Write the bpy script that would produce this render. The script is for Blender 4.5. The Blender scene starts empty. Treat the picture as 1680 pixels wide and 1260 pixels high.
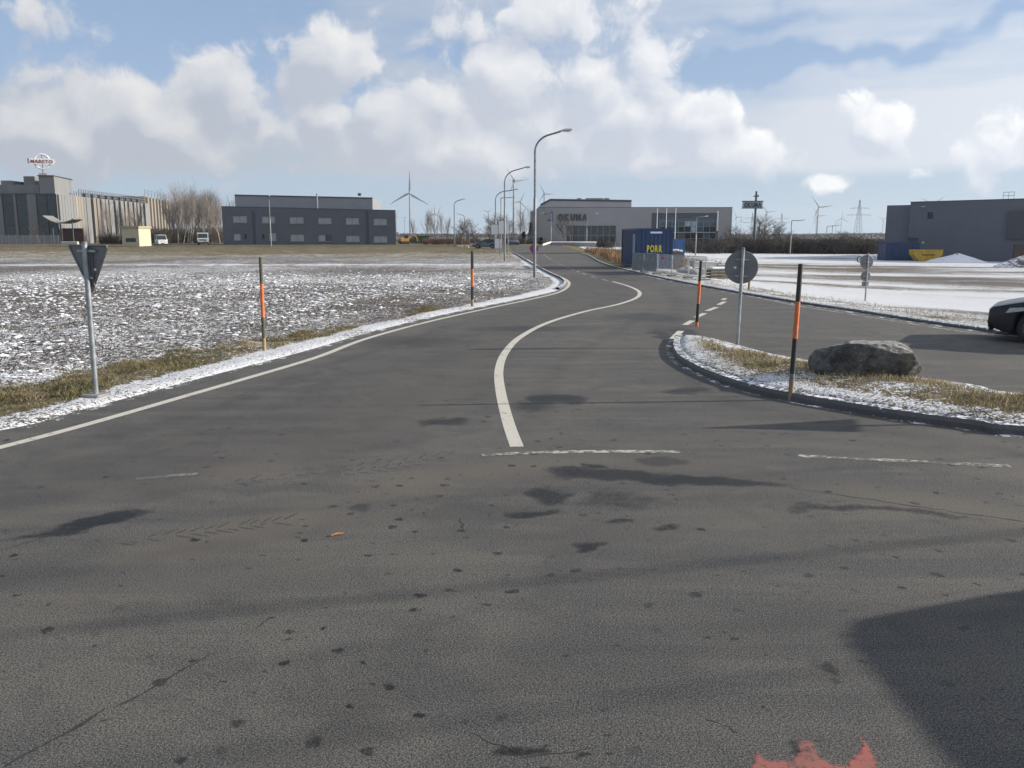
import bpy, bmesh, math, random
import numpy as np
from mathutils import Vector, Matrix
R = math.radians
sc = bpy.context.scene
col = sc.collection
random.seed(7)

# ------------------------------------------------------------------ camera, light, exposure
EYE = 2.25                       # seen from a driver's cab
FPX = 1400.0                     # focal length in photo pixels (photo 1680 x 1260)
PITCH = math.atan(243 / 1400)
cam = bpy.data.cameras.new('camera'); camo = bpy.data.objects.new('camera', cam); col.objects.link(camo)
camo.location = (0, 0, EYE); camo.rotation_euler = (R(90) - PITCH, 0, 0)
cam.sensor_width = 36; cam.lens = 36 * FPX / 1680; cam.clip_end = 20000; cam.clip_start = 0.05
sc.camera = camo
SUN_EL, SUN_AZ = 20.0, 86.0      # azimuth clockwise from +Y
sdir = Vector((math.sin(R(SUN_AZ)) * math.cos(R(SUN_EL)), math.cos(R(SUN_AZ)) * math.cos(R(SUN_EL)), math.sin(R(SUN_EL))))
sun = bpy.data.lights.new('sun', 'SUN'); suno = bpy.data.objects.new('sun', sun); col.objects.link(suno)
sun.energy = 4.6; sun.angle = R(0.53); sun.color = (1.0, 0.93, 0.82)
suno.rotation_euler = (-sdir).to_track_quat('-Z', 'Y').to_euler(); suno.location = (30, 10, 30)
vs = sc.view_settings
vs.view_transform = 'Standard'; vs.look = 'None'; vs.exposure = 0.55; vs.gamma = 1; vs.use_curve_mapping = False
sc.cycles.max_bounces = 4; sc.cycles.diffuse_bounces = 2; sc.cycles.transparent_max_bounces = 16

def ray(px, py):
    u = (px - 840) / FPX; v = (630 - py) / FPX
    return u, math.cos(PITCH) + v * math.sin(PITCH), -math.sin(PITCH) + v * math.cos(PITCH)
def ground(px, py, z=0.0):       # the point of the level z seen at a photo pixel
    x, y, w = ray(px, py); t = (z - EYE) / w
    return Vector((x * t, y * t, z))
def at(px, py, Y):               # the point at distance Y seen at a photo pixel
    x, y, w = ray(px, py); t = Y / y
    return Vector((x * t, Y, EYE + w * t))

# ------------------------------------------------------------------ node helpers
class NT:
    def __init__(s, tree): s.t = tree; s.n = tree.nodes; s.l = tree.links
    def new(s, typ, **k):
        nd = s.n.new(typ)
        for a, b in k.items(): setattr(nd, a, b)
        return nd
    def put(s, sock, v):
        if v is None: return
        if hasattr(v, 'is_linked') or hasattr(v, 'links'): s.l.new(v, sock)
        else: sock.default_value = v
    def m(s, op, a, b=None, c=None, clamp=False):
        nd = s.new('ShaderNodeMath', operation=op, use_clamp=clamp)
        s.put(nd.inputs[0], a); s.put(nd.inputs[1], b); s.put(nd.inputs[2], c)
        return nd.outputs[0]
    def v(s, op, a, b=None, sc_=None):
        nd = s.new('ShaderNodeVectorMath', operation=op)
        s.put(nd.inputs[0], a); s.put(nd.inputs[1], b)
        if sc_ is not None: s.put(nd.inputs['Scale'], sc_)
        return nd.outputs['Value'] if op in ('LENGTH', 'DOT_PRODUCT', 'DISTANCE') else nd.outputs[0]
    def noise(s, vec, scale, detail=4, rough=0.55, dist=0.0, out=0, dim='3D'):
        nd = s.new('ShaderNodeTexNoise', noise_dimensions=dim)
        s.put(nd.inputs['Vector'], vec); s.put(nd.inputs['Scale'], scale)
        nd.inputs['Detail'].default_value = detail; nd.inputs['Roughness'].default_value = rough; nd.inputs['Distortion'].default_value = dist
        return nd.outputs[out]
    def ramp(s, f, a, b, x=0.0, y=1.0, smooth=True):
        nd = s.new('ShaderNodeMapRange', interpolation_type='SMOOTHSTEP' if smooth else 'LINEAR')
        s.put(nd.inputs['Value'], f); s.put(nd.inputs['From Min'], a); s.put(nd.inputs['From Max'], b)
        s.put(nd.inputs['To Min'], x); s.put(nd.inputs['To Max'], y)
        return nd.outputs[0]
    def mix(s, f, a, b, mode='MIX'):
        nd = s.new('ShaderNodeMix', data_type='RGBA', blend_type=mode)
        s.put(nd.inputs[0], f)
        s.put(nd.inputs[6], (*a, 1) if isinstance(a, tuple) and len(a) == 3 else a)
        s.put(nd.inputs[7], (*b, 1) if isinstance(b, tuple) and len(b) == 3 else b)
        return nd.outputs[2]
    def comb(s, x, y, z):
        nd = s.new('ShaderNodeCombineXYZ'); s.put(nd.inputs[0], x); s.put(nd.inputs[1], y); s.put(nd.inputs[2], z); return nd.outputs[0]
    def sep(s, v):
        nd = s.new('ShaderNodeSeparateXYZ'); s.put(nd.inputs[0], v); return nd.outputs

# ------------------------------------------------------------------ sky: clear air with cumulus and thin high cloud
world = bpy.data.worlds.new('World'); sc.world = world; world.use_nodes = True
def build_sky():
    T = NT(world.node_tree); bg = T.n['Background']
    sky = T.new('ShaderNodeTexSky', sky_type='NISHITA'); sky.sun_disc = False
    sky.sun_elevation = R(SUN_EL); sky.sun_rotation = R(SUN_AZ); sky.altitude = 180; sky.dust_density = 0.3; sky.air_density = 1.0; sky.ozone_density = 1.6
    d = T.sep(T.new('ShaderNodeTexCoord').outputs['Generated'])
    az = T.m('ARCTAN2', d[0], d[1]); el = T.m('ARCSINE', d[2])
    def ae(px, py):
        x, y, z = ray(px, py); return math.atan2(x, y), math.atan2(z, math.hypot(x, y))
    P = T.comb(az, el, 0.0)
    # heaps: (photo px, px half width, half height, weight)
    heaps = [(190, 185, 90, 75, 1), (90, 225, 130, 60, .9), (280, 210, 110, 70, .9), (370, 165, 60, 62, .9), (430, 220, 90, 50, .6),
             (535, 95, 85, 68, .95), (100, 100, 110, 60, .34), (555, 205, 65, 55, .85), (660, 215, 120, 70, .85), (730, 165, 100, 70, .75),
             (830, 130, 95, 62, .85), (960, 130, 110, 62, .8), (1070, 140, 80, 66, .75), (900, 220, 130, 60, .6), (1035, 200, 62, 52, 1), (1140, 205, 80, 46, .95), (1150, 255, 130, 34, .75),
             (760, 255, 150, 46, .8), (1432, 205, 56, 46, 1), (1640, 240, 90, 40, .5), (880, 30, 190, 60, .6), (1350, 305, 40, 13, .6), ]
    def fields(p):
        acc = None
        for (px, py, hw, hh, wt) in heaps:
            a, e = ae(px, py)
            L = T.v('LENGTH', T.v('MULTIPLY', T.v('SUBTRACT', p, (a, e, 0)), (FPX / hw / 1.2, FPX / hh / 1.2, 0)))
            b = T.m('MULTIPLY_ADD', L, -wt, wt)
            acc = b if acc is None else T.m('SMOOTH_MAX', acc, b, .15)
        return acc
    warp = T.noise(P, 9.0, 3, .55, 0, 1, '2D')
    p2 = T.v('ADD', P, T.v('SCALE', T.v('SUBTRACT', warp, (.5, .5, .5)), None, .05))
    off = (.012, .022, 0)
    # heaps go on all round the horizon, from noise alone
    gen = T.ramp(T.noise(T.v('MULTIPLY', P, (1, 1.6, 1)), 3.2, 3, .5, 0, 0, '2D'), .45, .72, -.4, .7)
    side = T.m('MULTIPLY', T.ramp(T.m('ABSOLUTE', az), .62, .95), T.ramp(el, .05, .1))
    gen = T.m('SUBTRACT', T.m('MULTIPLY', gen, side), T.m('SUBTRACT', 1.0, side))
    def puffs(p):
        vo = T.new('ShaderNodeTexVoronoi', feature='F1', voronoi_dimensions='2D'); T.put(vo.inputs['Vector'], p); vo.inputs['Scale'].default_value = 17; vo.inputs['Detail'].default_value = 1; vo.inputs['Roughness'].default_value = .5
        return T.m('ADD', T.m('MULTIPLY_ADD', vo.outputs['Distance'], -.42, .165), T.m('MULTIPLY_ADD', T.noise(p, 15, 5, .62, 0, 0, '2D'), 1.35, -.675))
    F0 = T.m('MAXIMUM', fields(p2), gen); F1 = fields(T.v('ADD', p2, off))
    N0 = puffs(p2); N1 = puffs(T.v('ADD', p2, off))
    D0 = T.m('ADD', T.m('ADD', F0, N0), .03)
    dF = T.m('MULTIPLY', T.m('SUBTRACT', F0, F1), 1.0); dF = T.m('MINIMUM', dF, .35)
    lit = T.m('ADD', T.m('MULTIPLY_ADD', dF, 1.25, .29), T.m('MULTIPLY', T.m('SUBTRACT', N0, N1), .75))
    lit = T.m('SUBTRACT', lit, T.m('MULTIPLY', T.m('MAXIMUM', D0, 0.0), .22), clamp=True)
    alpha = T.ramp(D0, -.03, .32)
    # thin high veil with streaks and blue holes
    st = T.noise(T.v('MULTIPLY', P, (2.0, 11.0, 1)), 1.5, 4, .55, 0, 0, '2D')
    st2 = T.noise(T.v('MULTIPLY', P, (3.0, 20.0, 1)), 2.2, 3, .6, 0, 0, '2D')
    veil = T.m('ADD', T.m('MULTIPLY_ADD', st, 1.25, -.26), T.m('MULTIPLY_ADD', st2, .4, -.2))
    veil = T.m('ADD', veil, T.ramp(az, -.5, .7, -.22, .30, False))
    wp = T.v('ADD', P, T.v('SCALE', T.v('SUBTRACT', warp, (.5, .5, .5)), None, .09))
    for (px, py, hw, hh, wt, rot) in [(200, 40, 380, 50, .5, 0), (590, 170, 120, 40, .7, 0), (420, 130, 120, 40, .4, 0), (740, 92, 70, 20, .6, 0), (1230, 115, 150, 34, .75, 4), (1480, 75, 230, 22, .6, 9), (300, 100, 260, 60, .3, 0), (1270, 20, 110, 22, .45, 0), (420, 20, 150, 30, .2, 0)]:
        a, e = ae(px, py)
        q = T.v('SUBTRACT', wp, (a, e, 0))
        ro = T.new('ShaderNodeVectorRotate', rotation_type='Z_AXIS'); T.put(ro.inputs['Vector'], q); ro.inputs['Angle'].default_value = R(-rot)
        L = T.v('LENGTH', T.v('MULTIPLY', ro.outputs[0], (FPX / hw, FPX / hh, 0)))
        veil = T.m('SUBTRACT', veil, T.ramp(L, .2, 1.25, wt, 0))
    veil = T.m('ADD', veil, T.m('MULTIPLY', T.ramp(el, .09, .20, .66, 0), T.ramp(st2, .2, .7, .8, 1.1)))
    veil = T.m('MULTIPLY', T.m('MINIMUM', T.m('MAXIMUM', veil, 0.0), .92), T.ramp(T.m('ADD', el, T.m('MULTIPLY_ADD', st2, .02, -.01)), .056, .078, .06, 1))
    dot = T.v('DOT_PRODUCT', T.new('ShaderNodeTexCoord').outputs['Generated'], tuple(sdir))
    glow = T.ramp(dot, -.2, 1.0, .82, 1.5, False)
    clear = T.mix(T.ramp(el, .0, .30, 1.0, .0), sky.outputs[0], T.mix(T.ramp(el, .02, .2), (4.75, 5.85, 5.85), (2.75, 3.7, 5.6)))
    clear = T.mix(T.ramp(el, .25, .7, .55, .25), clear, (2.7, 3.6, 5.4))
    # aerosol lifts the darkest blue a little; veil and heaps are lit by the sun
    vcol = T.v('SCALE', (4.75, 5.0, 5.45), None, glow)
    c = T.mix(veil, clear, vcol)
    cc = T.mix(lit, (4.1, 4.4, 5.1), (7.3, 7.2, 7.05))
    cc = T.v('SCALE', cc, None, T.ramp(dot, -.2, 1.0, .93, 1.45, False))
    c = T.mix(T.m('MULTIPLY', alpha, .93), c, cc)
    T.l.new(c, bg.inputs['Color']); bg.inputs['Strength'].default_value = 0.09
build_sky()
world.cycles.sampling_method = 'MANUAL'; world.cycles.sample_map_resolution = 256

# ------------------------------------------------------------------ materials
MATS = {}
def mat(name, base=(.5, .5, .5), rough=.6, var=.12, scale=3.0, bump=0.0, metal=0.0, base2=None, streak=False, spec=.5, coat=0.0, bscale=None):
    if name in MATS: return MATS[name]
    ma = bpy.data.materials.new(name); ma.use_nodes = True; T = NT(ma.node_tree); b = T.n['Principled BSDF']
    co = T.new('ShaderNodeTexCoord').outputs['Object']
    if streak: co = T.v('MULTIPLY', co, (1, 1, .15))
    n = T.noise(co, scale, 6, .6)
    lo = base2 if base2 else tuple(c * (1 - var) for c in base); hi = base if base2 else tuple(min(1, c * (1 + var)) for c in base)
    T.l.new(T.mix(T.ramp(n, .3, .7), lo, hi), b.inputs['Base Color'])
    T.l.new(T.ramp(n, .2, .8, max(0, rough - .08), min(1, rough + .08)), b.inputs['Roughness'])
    b.inputs['Metallic'].default_value = metal; b.inputs['Specular IOR Level'].default_value = spec
    b.inputs['Coat Weight'].default_value = coat; b.inputs['Coat Roughness'].default_value = .08
    if bump:
        bp = T.new('ShaderNodeBump'); bp.inputs['Strength'].default_value = bump; bp.inputs['Distance'].default_value = .03
        T.l.new(T.noise(co, bscale or scale * 6, 6, .65), bp.inputs['Height']); T.l.new(bp.outputs[0], b.inputs['Normal'])
    MATS[name] = ma
    return ma
def glass(name, tint=(.02, .025, .03), rough=.06):
    if name in MATS: return MATS[name]
    ma = mat(name, tint, rough, .3, .6, spec=.7); return ma

def snowy(name, base, base2, amount=.5, scale=6.0, rough=.85):
    """a rough material with patches of snow lying on what faces up"""
    ma = bpy.data.materials.new(name); ma.use_nodes = True; T = NT(ma.node_tree); b = T.n['Principled BSDF']
    co = T.new('ShaderNodeTexCoord').outputs['Object']; nz = T.sep(T.new('ShaderNodeNewGeometry').outputs['Normal'])[2]
    n1 = T.noise(co, scale, 6, .6); n2 = T.noise(co, scale * 2.3, 8, .7)
    c = T.mix(T.ramp(n2, .3, .7), base, base2)
    s = T.ramp(T.m('ADD', T.m('ADD', n1, T.m('MULTIPLY', T.m('SUBTRACT', nz, .6), .35)), amount - 1.0), -.03, .06)
    T.l.new(T.mix(s, c, (.80, .81, .84)), b.inputs['Base Color']); b.inputs['Roughness'].default_value = rough
    bp = T.new('ShaderNodeBump'); bp.inputs['Strength'].default_value = .5; bp.inputs['Distance'].default_value = .02
    T.l.new(T.noise(co, scale * 5, 8, .7), bp.inputs['Height']); T.l.new(bp.outputs[0], b.inputs['Normal'])
    MATS[name] = ma
    return ma

# ------------------------------------------------------------------ mesh helpers
class MB:
    def __init__(s): s.v = []; s.f = []
    def add(s, vs_, fs_):
        k = len(s.v); s.v += [tuple(v) for v in vs_]; s.f += [tuple(i + k for i in f) for f in fs_]; return s
    def box(s, c, size, rz=0.0, bev=0.0):
        x, y, z = (d / 2 for d in size); M = Matrix.Rotation(rz, 3, 'Z'); C = Vector(c)
        if bev:
            vs_ = []; b = min(bev, x * .9, y * .9, z * .9)
            for sz in (-1, 1):
                for inset in ((1, 0) if sz < 0 else (0, 1)):
                    zz = sz * (z if inset else z - b); ix = x - (b if inset else 0); iy = y - (b if inset else 0)
                    for (a, e) in ((-ix, -iy + b * (1 - inset)), (-ix + b * (1 - inset), -iy), (ix - b * (1 - inset), -iy), (ix, -iy + b * (1 - inset)), (ix, iy - b * (1 - inset)), (ix - b * (1 - inset), iy), (-ix + b * (1 - inset), iy), (-ix, iy - b * (1 - inset))):
                        vs_.append(C + M @ Vector((a, e, zz)))
            fs_ = [tuple(range(7, -1, -1)), tuple(range(24, 32))]
            for r in range(3):
                for i in range(8): j = (i + 1) % 8; fs_.append((r * 8 + i, r * 8 + j, r * 8 + 8 + j, r * 8 + 8 + i))
            return s.add(vs_, fs_)
        vs_ = [C + M @ Vector((a * x, b * y, c_ * z)) for c_ in (-1, 1) for a, b in ((-1, -1), (1, -1), (1, 1), (-1, 1))]
        return s.add(vs_, [(3, 2, 1, 0), (4, 5, 6, 7), (0, 1, 5, 4), (1, 2, 6, 5), (2, 3, 7, 6), (3, 0, 4, 7)])
    def tube(s, pts, rad, n=8, cap=True):
        pts = [Vector(p) for p in pts]; rad = rad if isinstance(rad, (list, tuple)) else [rad] * len(pts)
        k = len(s.v); up = None
        for i, p in enumerate(pts):
            t = (pts[min(i + 1, len(pts) - 1)] - pts[max(i - 1, 0)]).normalized()
            if up is None: up = t.orthogonal().normalized()
            up = (up - t * up.dot(t)); up = up.normalized() if up.length > 1e-6 else t.orthogonal().normalized()
            w = t.cross(up)
            for j in range(n):
                a = 2 * math.pi * j / n; s.v.append(tuple(p + (up * math.cos(a) + w * math.sin(a)) * rad[i]))
        for i in range(len(pts) - 1):
            for j in range(n):
                q = (j + 1) % n; s.f.append((k + i * n + j, k + i * n + q, k + i * n + n + q, k + i * n + n + j))
        if cap: s.f.append(tuple(k + j for j in range(n - 1, -1, -1))); s.f.append(tuple(k + (len(pts) - 1) * n + j for j in range(n)))
        return s
    def prism(s, poly, z0, z1, plane='xy'):
        """extrude a polygon; plane xy (up z), xz (along y) or yz (along x)"""
        n = len(poly)
        def P(p, h): return (p[0], p[1], h) if plane == 'xy' else ((p[0], h, p[1]) if plane == 'xz' else (h, p[0], p[1]))
        vs_ = [P(p, z0) for p in poly] + [P(p, z1) for p in poly]
        fs_ = [tuple(range(n - 1, -1, -1)), tuple(range(n, 2 * n))] + [(i, (i + 1) % n, n + (i + 1) % n, n + i) for i in range(n)]
        return s.add(vs_, fs_)
    def lathe(s, prof, n=16, axis='z', c=(0, 0, 0)):
        k = len(s.v); C = Vector(c)
        for (r, h) in prof:
            for j in range(n):
                a = 2 * math.pi * j / n; u, w = r * math.cos(a), r * math.sin(a)
                s.v.append(tuple(C + Vector((u, w, h) if axis == 'z' else ((u, h, w) if axis == 'y' else (h, u, w)))))
        for i in range(len(prof) - 1):
            for j in range(n): q = (j + 1) % n; s.f.append((k + i * n + j, k + i * n + q, k + i * n + n + q, k + i * n + n + j))
        s.f.append(tuple(k + j for j in range(n - 1, -1, -1))); s.f.append(tuple(k + (len(prof) - 1) * n + j for j in range(n)))
        return s
    def mesh(s, name, material, smooth=False):
        me = bpy.data.meshes.new(name); me.from_pydata(s.v, [], s.f)
        bm = bmesh.new(); bm.from_mesh(me); bmesh.ops.recalc_face_normals(bm, faces=bm.faces); bm.to_mesh(me); bm.free()
        if material: me.materials.append(material)
        if smooth:
            me.polygons.foreach_set('use_smooth', [True] * len(me.polygons)); me.set_sharp_from_angle(angle=R(40))
        return me
    def build(s, name, material, parent=None, smooth=False, loc=(0, 0, 0)):
        return link(name, s.mesh(name, material, smooth), parent, loc)
def link(name, me, parent=None, loc=(0, 0, 0), rot=(0, 0, 0)):
    o = bpy.data.objects.new(name, me); col.objects.link(o); o.parent = parent; o.location = loc; o.rotation_euler = rot
    return o
def tag(o, label, cat, group=None):
    o['label'] = label; o['category'] = cat
    if group: o['group'] = group
    return o
def thing(name, label, cat, loc=(0, 0, 0), rz=0.0, group=None):
    o = bpy.data.objects.new(name, None); col.objects.link(o); o.location = loc; o.rotation_euler = (0, 0, rz); o.empty_display_size = .3
    return tag(o, label, cat, group)
def struct(o): o['kind'] = 'structure'; return o
def stuff(o): o['kind'] = 'stuff'; return o
def copy_tree(o, parent=None):
    c = o.copy(); col.objects.link(c); c.parent = parent
    for ch in list(o.children): copy_tree(ch, c)
    return c
def glyphs(word, height, extrude, material, parent, origin, xdir, up=(0, 0, 1), bold=.02, width=None, name='letter'):
    """raised letters, one mesh each, laid along xdir"""
    xdir = Vector(xdir).normalized(); up = Vector(up).normalized(); nrm = xdir.cross(up)
    cu = bpy.data.curves.new('t', 'FONT'); cu.body = word; cu.size = 1; cu.offset = bold; cu.extrude = 0.01; cu.resolution_u = 3
    adv = []
    x = 0.0; parts = []
    for ch in word:
        cu.body = ch; to = bpy.data.objects.new('t', cu); col.objects.link(to)
        bpy.context.view_layer.update()
        me = bpy.data.meshes.new_from_object(to.evaluated_get(bpy.context.evaluated_depsgraph_get())); bpy.data.objects.remove(to)
        n = len(me.vertices); co = np.empty(n * 3, np.float32); me.vertices.foreach_get('co', co); co = co.reshape(n, 3)
        co[:, 0] += x - co[:, 0].min(); x = co[:, 0].max() + .12; parts.append((me, co))
    W = x - .12; Hh = max(c[:, 1].max() for _, c in parts)
    sy = height / Hh; sx = width / W if width else sy
    for me, co in parts:
        xs, ys, zs = co[:, 0] * sx, co[:, 1] * sy, np.sign(co[:, 2]) * extrude
        w = np.outer(xs, xdir) + np.outer(ys, up) + np.outer(zs, nrm) + np.array(origin)
        me.vertices.foreach_set('co', w.astype(np.float32).ravel()); me.materials.clear(); me.materials.append(material); me.update()
        link(name, me, parent)

# ------------------------------------------------------------------ numpy noise
def vnoise(x, y, seed=0):
    xi = np.floor(x).astype(np.int64); yi = np.floor(y).astype(np.int64); fx = x - xi; fy = y - yi
    fx = fx * fx * (3 - 2 * fx); fy = fy * fy * (3 - 2 * fy)
    def h(a, b):
        n = (a * 374761393 + b * 668265263 + seed * 1442695041) & 0xffffffff
        n = ((n ^ (n >> 13)) * 1274126177) & 0xffffffff
        return ((n ^ (n >> 16)) & 0xffff) / 65535.0
    return (h(xi, yi) * (1 - fx) + h(xi + 1, yi) * fx) * (1 - fy) + (h(xi, yi + 1) * (1 - fx) + h(xi + 1, yi + 1) * fx) * fy
def fbm(x, y, oct=4, seed=0):
    s = np.zeros_like(x); a = .5; t = 0
    for i in range(oct): s += a * vnoise(x * 2 ** i, y * 2 ** i, seed + i); t += a; a *= .5
    return s / t
def ss(a, b, x):
    t = np.clip((np.asarray(x, float) - a) / (b - a), 0, 1); return t * t * (3 - 2 * t)

# ------------------------------------------------------------------ layout of the roads
def catmull(pts, n=6):
    pts = [Vector(p).to_2d() for p in pts]; out = []
    for i in range(len(pts) - 1):
        p0, p1, p2, p3 = pts[max(i - 1, 0)], pts[i], pts[i + 1], pts[min(i + 2, len(pts) - 1)]
        for k in range(n):
            t = k / n
            out.append(.5 * ((2 * p1) + (p2 - p0) * t + (2 * p0 - 5 * p1 + 4 * p2 - p3) * t * t + (3 * p1 - p0 - 3 * p2 + p3) * t ** 3))
    out.append(pts[-1]); return out
g2 = lambda l: [ground(*p).to_2d() for p in l]
LEFT = catmull([(-70, 2), (-30, 3.2), (-14, 4.6), (-8.2, 7)] + g2([(0, 706), (100, 681), (200, 655), (300, 628), (400, 602), (500, 576), (600, 547), (700, 522), (800, 501), (880, 485), (918, 475), (930, 467), (926, 459), (905, 449), (880, 436), (860, 424)]) + [(.75, 102), (.3, 113)])
RIGHT = catmull([(9.0, 113), (8.6, 96)] + g2([(985, 431), (1024, 443), (1100, 460), (1200, 479), (1300, 496), (1400, 511), (1500, 527), (1620, 544), (1680, 551)]) + [(16, 16.6), (30, 15.2), (70, 14.5)])
ROAD_OUT = LEFT + RIGHT + [Vector((70, -14)), Vector((-70, -12))]
ISL_NEAR = catmull(g2([(1108, 557), (1102, 570), (1108, 588), (1130, 604), (1170, 623), (1230, 643), (1300, 658), (1400, 676), (1500, 692), (1600, 705), (1680, 715)]) + [(8.6, 8.9), (15, 8.3), (24, 8.3)])
ISL_FAR = catmull([(24, 8.3), (25, 9.6), (24, 11.2), (14, 11.3), (9.5, 11.6)] + g2([(1680, 657), (1600, 643), (1510, 630), (1400, 613), (1330, 601), (1260, 588), (1200, 571), (1150, 559), (1108, 557)]))
ISLAND = ISL_NEAR + ISL_FAR[1:-1]
def sdist(x, y, polys):
    """distance to the outlines, negative inside (even-odd)"""
    d2 = np.full(x.shape, 1e9); ins = np.zeros(x.shape, bool)
    for poly in polys:
        n = len(poly)
        for i in range(n):
            ax, ay = poly[i]; bx, by = poly[(i + 1) % n]; ex, ey = bx - ax, by - ay; L = ex * ex + ey * ey
            if L < 1e-9: continue
            t = np.clip(((x - ax) * ex + (y - ay) * ey) / L, 0, 1)
            d2 = np.minimum(d2, (x - ax - t * ex) ** 2 + (y - ay - t * ey) ** 2)
            c = ((ay > y) != (by > y))
            with np.errstate(divide='ignore', invalid='ignore'):
                ins ^= c & (x < ex * (y - ay) / (by - ay if by != ay else 1e-9) + ax)
    return np.where(ins, -1, 1) * np.sqrt(d2)
RIGHT_FIELD = RIGHT + [Vector((500, 14)), Vector((500, 400)), Vector((9.2, 400))]
def relief(x, y, dr=None):
    """gentle lie of the land: rises beyond the left field, falls away right of the road"""
    x = np.asarray(x, float); y = np.asarray(y, float)
    z = .5 * ss(114, 165, y) * (1 - ss(15, 40, x))
    drop = (1 - np.exp(-np.clip(x - 9.8 - np.clip(30 - y, 0, 12) * .2, 0, None) / 12)) * ss(10, 45, y + np.clip(x - 12, 0, 20)) * 1.28
    far = ss(40, 100, x) * .25
    return z - drop - far * ss(60, 140, y)
def rz(x, y): return float(relief(np.array([x]), np.array([y]))[0])
# ------------------------------------------------------------------ ground
def axis(lo, f0, f1, hi, step, grow, mx):
    mid = list(np.arange(f0, f1, step)); a = [f0]; d = step
    while a[-1] > lo: d = min(d * grow, mx(abs(a[-1]))); a.append(a[-1] - d)
    b = [mid[-1]]; d = step
    while b[-1] < hi: d = min(d * grow, mx(abs(b[-1]))); b.append(b[-1] + d)
    return np.array(a[:0:-1] + mid + b[1:])
def build_ground():
    mx = lambda q: max(.5, q * .07)
    xs = axis(-4000, -13, 13, 4000, .1, 1.035, mx); ys = axis(-60, 7.5, 40, 4800, .1, 1.03, mx)
    X, Y = np.meshgrid(xs, ys); shp = X.shape; X = X.ravel(); Y = Y.ravel()
    near = (np.abs(X) < 85) & (Y > -30) & (Y < 130)
    dr = np.full(X.shape, 50.0); dr[near] = sdist(X[near], Y[near], [ROAD_OUT, ISLAND])
    isl = np.zeros(X.shape, bool); m2 = near & (X > 2) & (X < 27) & (Y > 7) & (Y < 21); isl[m2] = sdist(X[m2], Y[m2], [ISLAND]) < 0
    rgt = np.zeros(X.shape, bool); m3 = (Y > 10) & (Y < 400); rgt[m3] = sdist(X[m3], Y[m3], [RIGHT_FIELD]) < 0
    Z = relief(X, Y)
    dist = np.hypot(X, Y)
    w = np.clip(dist * .012, .16, 1.0)
    rise = np.where(isl, .115, np.where(rgt, .07, .03))
    e = np.clip(dr / w, -1, 1)
    edge = np.where(e > 0, e * rise - .02 * (1 - e), -.02 + e * .25)
    lf = (fbm(X * .35, Y * .35, 3, 3) - .5) * np.clip(dr - .4, 0, 2) * .05
    soil = (~rgt) & (~isl) & (dr > 1.0)
    bumps = (fbm(X * 2.3, Y * 2.3, 4, 11) - .5) * np.where(soil, .17, .05) * np.clip(dr * 1.2, 0, 1)
    furrow = np.abs(np.sin((Y + .35 * X) * 2 * np.pi / .75 + 2 * fbm(X * .2, Y * .2, 2, 5))) * .035 * np.where(soil, 1, 0) * np.clip(dr - 2, 0, 1)
    bumps *= 1 - .6 * ss(60, 140, dist)
    mound = .35 * np.exp(-((X + 62) / 14) ** 2 - ((Y - 108) / 10) ** 2) + .12 * isl * np.clip(dr / 1.2, 0, 1)
    Z = Z + edge + lf + bumps + furrow * (1 - ss(30, 60, dist)) + mound
    Z = np.where(dist > 250, np.minimum(Z, .6), Z)
    # what lies on it: snow cover, dry grass
    nlow = fbm(X * .12, Y * .12, 3, 21); nmid = fbm(X * .6, Y * .6, 3, 31)
    str_ = fbm(X * .06 + 30, Y * .22, 4, 41)
    snow = .41 + (nlow - .5) * .4 + .13 * (1 - ss(12, 26, Y)); dry = np.clip((nlow - .45) * .5, 0, 1)
    wg0 = .42 + .45 * nmid; wg1 = wg0 + 1.45 * (1 - ss(16, 21.5, Y)) * (.7 + .6 * nmid) + np.where(nmid > .53, .5, 0) * (Y > 19)
    left = (~rgt) & (~isl)
    g = left & (dr > wg0) & (dr < wg1) & (Y > 4) & (Y < 30)
    snow = np.where(g, .30 + .4 * (nmid - .5), snow); dry = np.where(g, 1.0, dry)
    v = left & (dr <= wg0)
    snow = np.where(v, .66 + .4 * (nmid - .5) + .14 * ss(24, 34, Y), snow); dry = np.where(v, .45, dry)
    nf = fbm(X * .16, Y * .09, 4, 77); fr = ss(62, 112, Y + 60 * (nf - .5)); snow = np.where(left, snow * (1 - fr) + fr * .40, snow); dry = np.where(left, np.maximum(dry, fr * 1.2), dry)
    fr = ss(98, 128, Y + 40 * (nf - .5)); snow = np.where(left, snow * (1 - fr) + fr * .20, snow)
    band = left & (np.abs(Y - 66 - 2 * nlow) < 1.2); snow = np.where(band, .75, snow)
    far = dist > 230; snow = np.where(far, .25, snow); dry = np.where(far, .6, dry)
    rs = .68 + (str_ - .5) * 1.1 - .20 * ss(44, 62, Y) * (1 - ss(88, 112, Y)) + .10 * ss(95, 118, Y) ; rd = .35 + (nlow - .5)
    nk = rgt & (dr < 2.2) & (dr > .5); rs = np.where(nk, .52 + .5 * (nmid - .5), rs); rd = np.where(nk, .9, rd)
    scrub = rgt & (X < 12) & (Y > 60); rs = np.where(scrub, .2, rs); rd = np.where(scrub, 1, rd)
    snow = np.where(rgt & ~far, rs, snow); dry = np.where(rgt & ~far, np.clip(rd, 0, 1), dry)
    snow = np.where(isl, np.where(dr < .6, .66 + .4 * (nmid - .5), .46 + .8 * (nmid - .5)), snow); dry = np.where(isl, 1, dry)
    nx = shp[1]; ny = shp[0]
    V = np.stack([X, Y, Z], 1).astype(np.float32)
    i = np.arange((ny - 1) * (nx - 1)); r = i // (nx - 1); c = i % (nx - 1); a = r * nx + c
    Fq = np.stack([a, a + 1, a + 1 + nx, a + nx], 1).astype(np.int32)
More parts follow.
